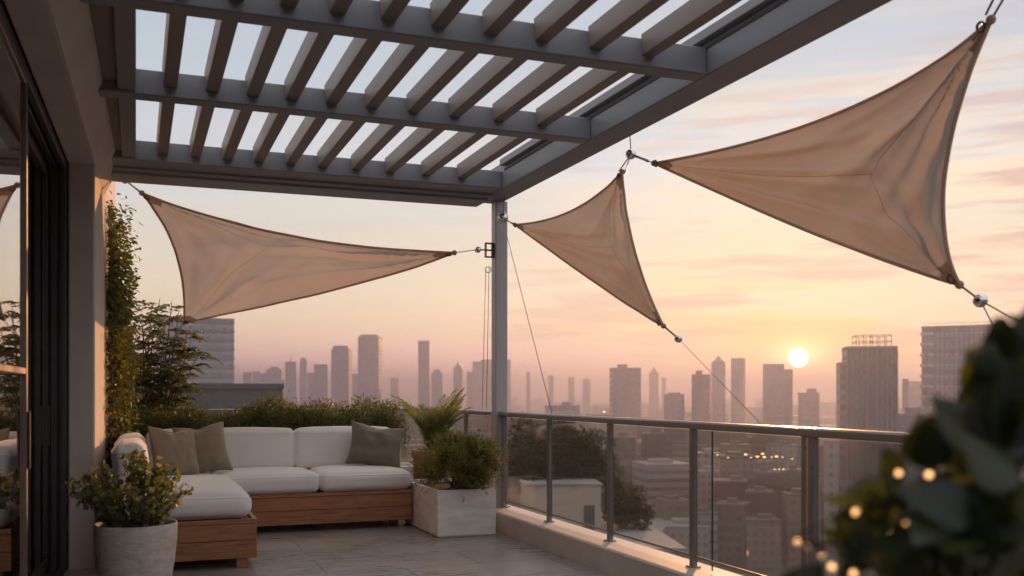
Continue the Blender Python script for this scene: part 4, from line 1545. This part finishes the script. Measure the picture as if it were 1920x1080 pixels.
def city_tree(px_, d, zbase, h, rad, label, nleaf=4500, ll=.5, grp='trees on the neighbouring roof'):
    b = pt(px_, HY, d)
    b.z = zbase
    tr_ = thing('tree', b, label, 'tree', grp)
    tk = MB()
    tk.tube([b, b + Vector((.1, 0, h * .3)), b + Vector((0, .1, h * .6))], [rad * .07, rad * .05, rad * .03], 8)
    cz = np.array([b.x, b.y, zbase + h * .62])
    ctr = []
    while len(ctr) < 34:
        dv = unit(rng.normal(size=3))
        if dv[2] < -.5: continue
        ctr.append(cz + dv * np.array([rad, rad, h * .38]) * (.3 + .6 * rng.random()))
    ctr = np.array(ctr)
    for e in ctr[::2]:
        tk.tube([b + Vector((0, 0, h * .35)), Vector(e) * .6 + (b + Vector((0, 0, h * .4))) * .4, Vector(e)], [rad * .03, rad * .02, rad * .008], 5, False)
    p, dv = clump_points(ctr, (.2 + .14 * rng.random(34)) * rad, nleaf, (1, 1, .8), .4)
    a = leaf_arrays(p, unit(dv + rng.normal(size=p.shape) * .5 + np.array([0, 0, -.1])), ll * (.6 + .7 * rng.random(nleaf)), ll * .5)
    tk.build('trunk', M['bark'], tr_, True)
    foliage_build('crown', [a], M['leaf_city'], tr_)


city_tree(1040, 82, RZ + .3, 8.4, 4.6, 'broad rounded roof tree behind the beige roof house', 9000, .42)
city_tree(985, 80, RZ + .3, 6.6, 3.0, 'smaller roof tree at the left of the beige roof house, next to the post', 5000, .4)
city_tree(1110, 84, RZ + .3, 6.2, 2.6, 'lower roof tree filling in right of the broad one', 4500, .4)
city_tree(1168, 78, RZ - 3.2, 8.2, 2.5, 'dark upright tree right of the beige roof house', 4500, .35)

# ------------------------------------------------------------------ world and sun
world = bpy.data.worlds.new('World')
scene.world = world
world.use_nodes = True
t = NT(world.node_tree)
t.n.clear()
wo = t.add('ShaderNodeOutputWorld')
bg = t.add('ShaderNodeBackground')
t.l.new(bg.outputs[0], wo.inputs[0])
tcw = t.add('ShaderNodeTexCoord').outputs['Generated']
x, y, z = t.sep(tcw)
def k_(c, k):
    return (c[0] * k, c[1] * k, c[2] * k, 1)


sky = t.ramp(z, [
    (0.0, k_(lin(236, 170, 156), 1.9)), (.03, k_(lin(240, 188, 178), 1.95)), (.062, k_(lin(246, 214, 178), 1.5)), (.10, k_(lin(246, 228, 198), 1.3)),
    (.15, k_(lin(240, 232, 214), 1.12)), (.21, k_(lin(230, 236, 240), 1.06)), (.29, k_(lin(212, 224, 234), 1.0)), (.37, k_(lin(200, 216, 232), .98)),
    (.5, (1.0, .98, 1.0, 1)), (1.0, (1.5, 1.38, 1.32, 1))])  # upper stops, above the view, raised to light the terrace
# sun glow, wide along the horizon
S0 = (math.sin(SUN_AZ) * math.cos(SUN_EL_SEEN), math.cos(SUN_AZ) * math.cos(SUN_EL_SEEN), math.sin(SUN_EL_SEEN))
vsq = t.add('ShaderNodeVectorMath', operation='MULTIPLY', ins={0: tcw, 1: (1, 1, 1.7)})
vsq = t.add('ShaderNodeVectorMath', operation='NORMALIZE', ins={0: vsq.outputs[0]})
ss = Vector((S0[0], S0[1], S0[2] * 1.7)).normalized()
dot = t.add('ShaderNodeVectorMath', operation='DOT_PRODUCT', ins={0: vsq.outputs[0], 1: tuple(ss)}).outputs['Value']
dot = t.math('MAXIMUM', dot, 0.0)
g1 = t.math('POWER', dot, 55)
g2 = t.math('POWER', dot, 120)
g3 = t.math('POWER', dot, 420)
g4 = t.math('POWER', dot, 3500)
# opposite side, out of view: bluer, and raised to brighten the terrace
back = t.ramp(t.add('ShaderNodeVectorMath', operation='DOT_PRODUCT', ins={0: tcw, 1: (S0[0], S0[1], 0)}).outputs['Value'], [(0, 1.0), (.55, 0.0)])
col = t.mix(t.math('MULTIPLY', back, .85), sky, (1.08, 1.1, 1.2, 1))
# clouds: thin streaks
cm = t.mapping(tcw, (1.0, 1.0, 9.0), (R(4), R(-9), 0))
cn = t.noise(cm, 3.6, 8, .62)
cn2 = t.noise(t.mapping(tcw, (1, 1, 10), (R(2), R(-5), .4)), 5.0, 6, .6)
az = t.add('ShaderNodeVectorMath', operation='DOT_PRODUCT', ins={0: tcw, 1: (math.sin(SUN_AZ + .18), math.cos(SUN_AZ + .18), 0)}).outputs['Value']
azm = t.ramp(az, [(.86, .12), (.97, 1)])
elm = t.ramp(z, [(.02, 0), (.05, 1), (.2, 1), (.34, .2), (.5, .3)])
cmask = t.math('MULTIPLY', t.math('MULTIPLY', azm, elm), t.ramp(cn, [(.46, 0), (.57, 1)]))
col = t.mix(t.math('MULTIPLY', g1, .6), col, (1.1, .73, .34, 1))
col = t.mix(t.math('MULTIPLY', g2, .92), col, (1.15, .74, .2, 1))
col = t.mix(t.math('MULTIPLY', cmask, .9), col, (1.12, .92, .68, 1))
cmask2 = t.math('MULTIPLY', t.math('MULTIPLY', azm, elm), t.ramp(cn2, [(.5, 0), (.62, 1)]))
col = t.mix(t.math('MULTIPLY', cmask2, .7), col, lin(220, 176, 172))
col = t.mix(t.math('MULTIPLY', g3, .8), col, (1.6, .98, .26, 1))
col = t.mix(t.math('MULTIPLY', g4, .8), col, (4.0, 2.9, 1.3, 1))
# the disc itself
d0 = t.add('ShaderNodeVectorMath', operation='DOT_PRODUCT', ins={0: tcw, 1: S0}).outputs['Value']
disc = t.ramp(d0, [(math.cos(R(.54)), 0), (math.cos(R(.47)), 1)])
disc = t.math('MULTIPLY', disc, 1.0)
nd = t.add('ShaderNodeMapRange', ins={0: d0, 1: math.cos(R(.55)), 2: math.cos(R(.46)), 3: 0.0, 4: 1.0})
col = t.mix(nd.outputs[0], col, (14, 11, 7, 1))
ns = t.add('ShaderNodeTexSky', sky_type='NISHITA', sun_disc=False, sun_elevation=SUN_EL, sun_rotation=SUN_AZ)
nsv = t.mix(1.0, ns.outputs[0], (.05, .05, .05, 1), 'MULTIPLY')
col = t.mix(.12, col, nsv)
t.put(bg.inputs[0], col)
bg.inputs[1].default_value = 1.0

sd = bpy.data.lights.new('sun', 'SUN')
sd.energy = 5.0
sd.angle = R(.6)
sd.color = (1.0, .47, .19)
so = bpy.data.objects.new('sun', sd)
C.objects.link(so)
S = Vector((math.sin(SUN_AZ) * math.cos(SUN_EL), math.cos(SUN_AZ) * math.cos(SUN_EL), math.sin(SUN_EL)))
so.rotation_euler = S.to_track_quat('Z', 'Y').to_euler()
so.location = (10, 14, 6)

# ------------------------------------------------------------------ render settings
scene.view_settings.view_transform = 'Standard'
scene.view_settings.look = 'None'
scene.view_settings.exposure = 0.0
scene.view_settings.gamma = 1.0
scene.render.engine = 'CYCLES'
cy = scene.cycles
cy.use_denoising = True
try:
    cy.denoiser = 'OPENIMAGEDENOISE'
except Exception:
    pass
cy.max_bounces = 9
cy.diffuse_bounces = 4
cy.glossy_bounces = 4
cy.transmission_bounces = 6
cy.transparent_max_bounces = 12
cy.volume_bounces = 1
cy.sample_clamp_indirect = 6
cy.caustics_reflective = False
cy.caustics_refractive = False
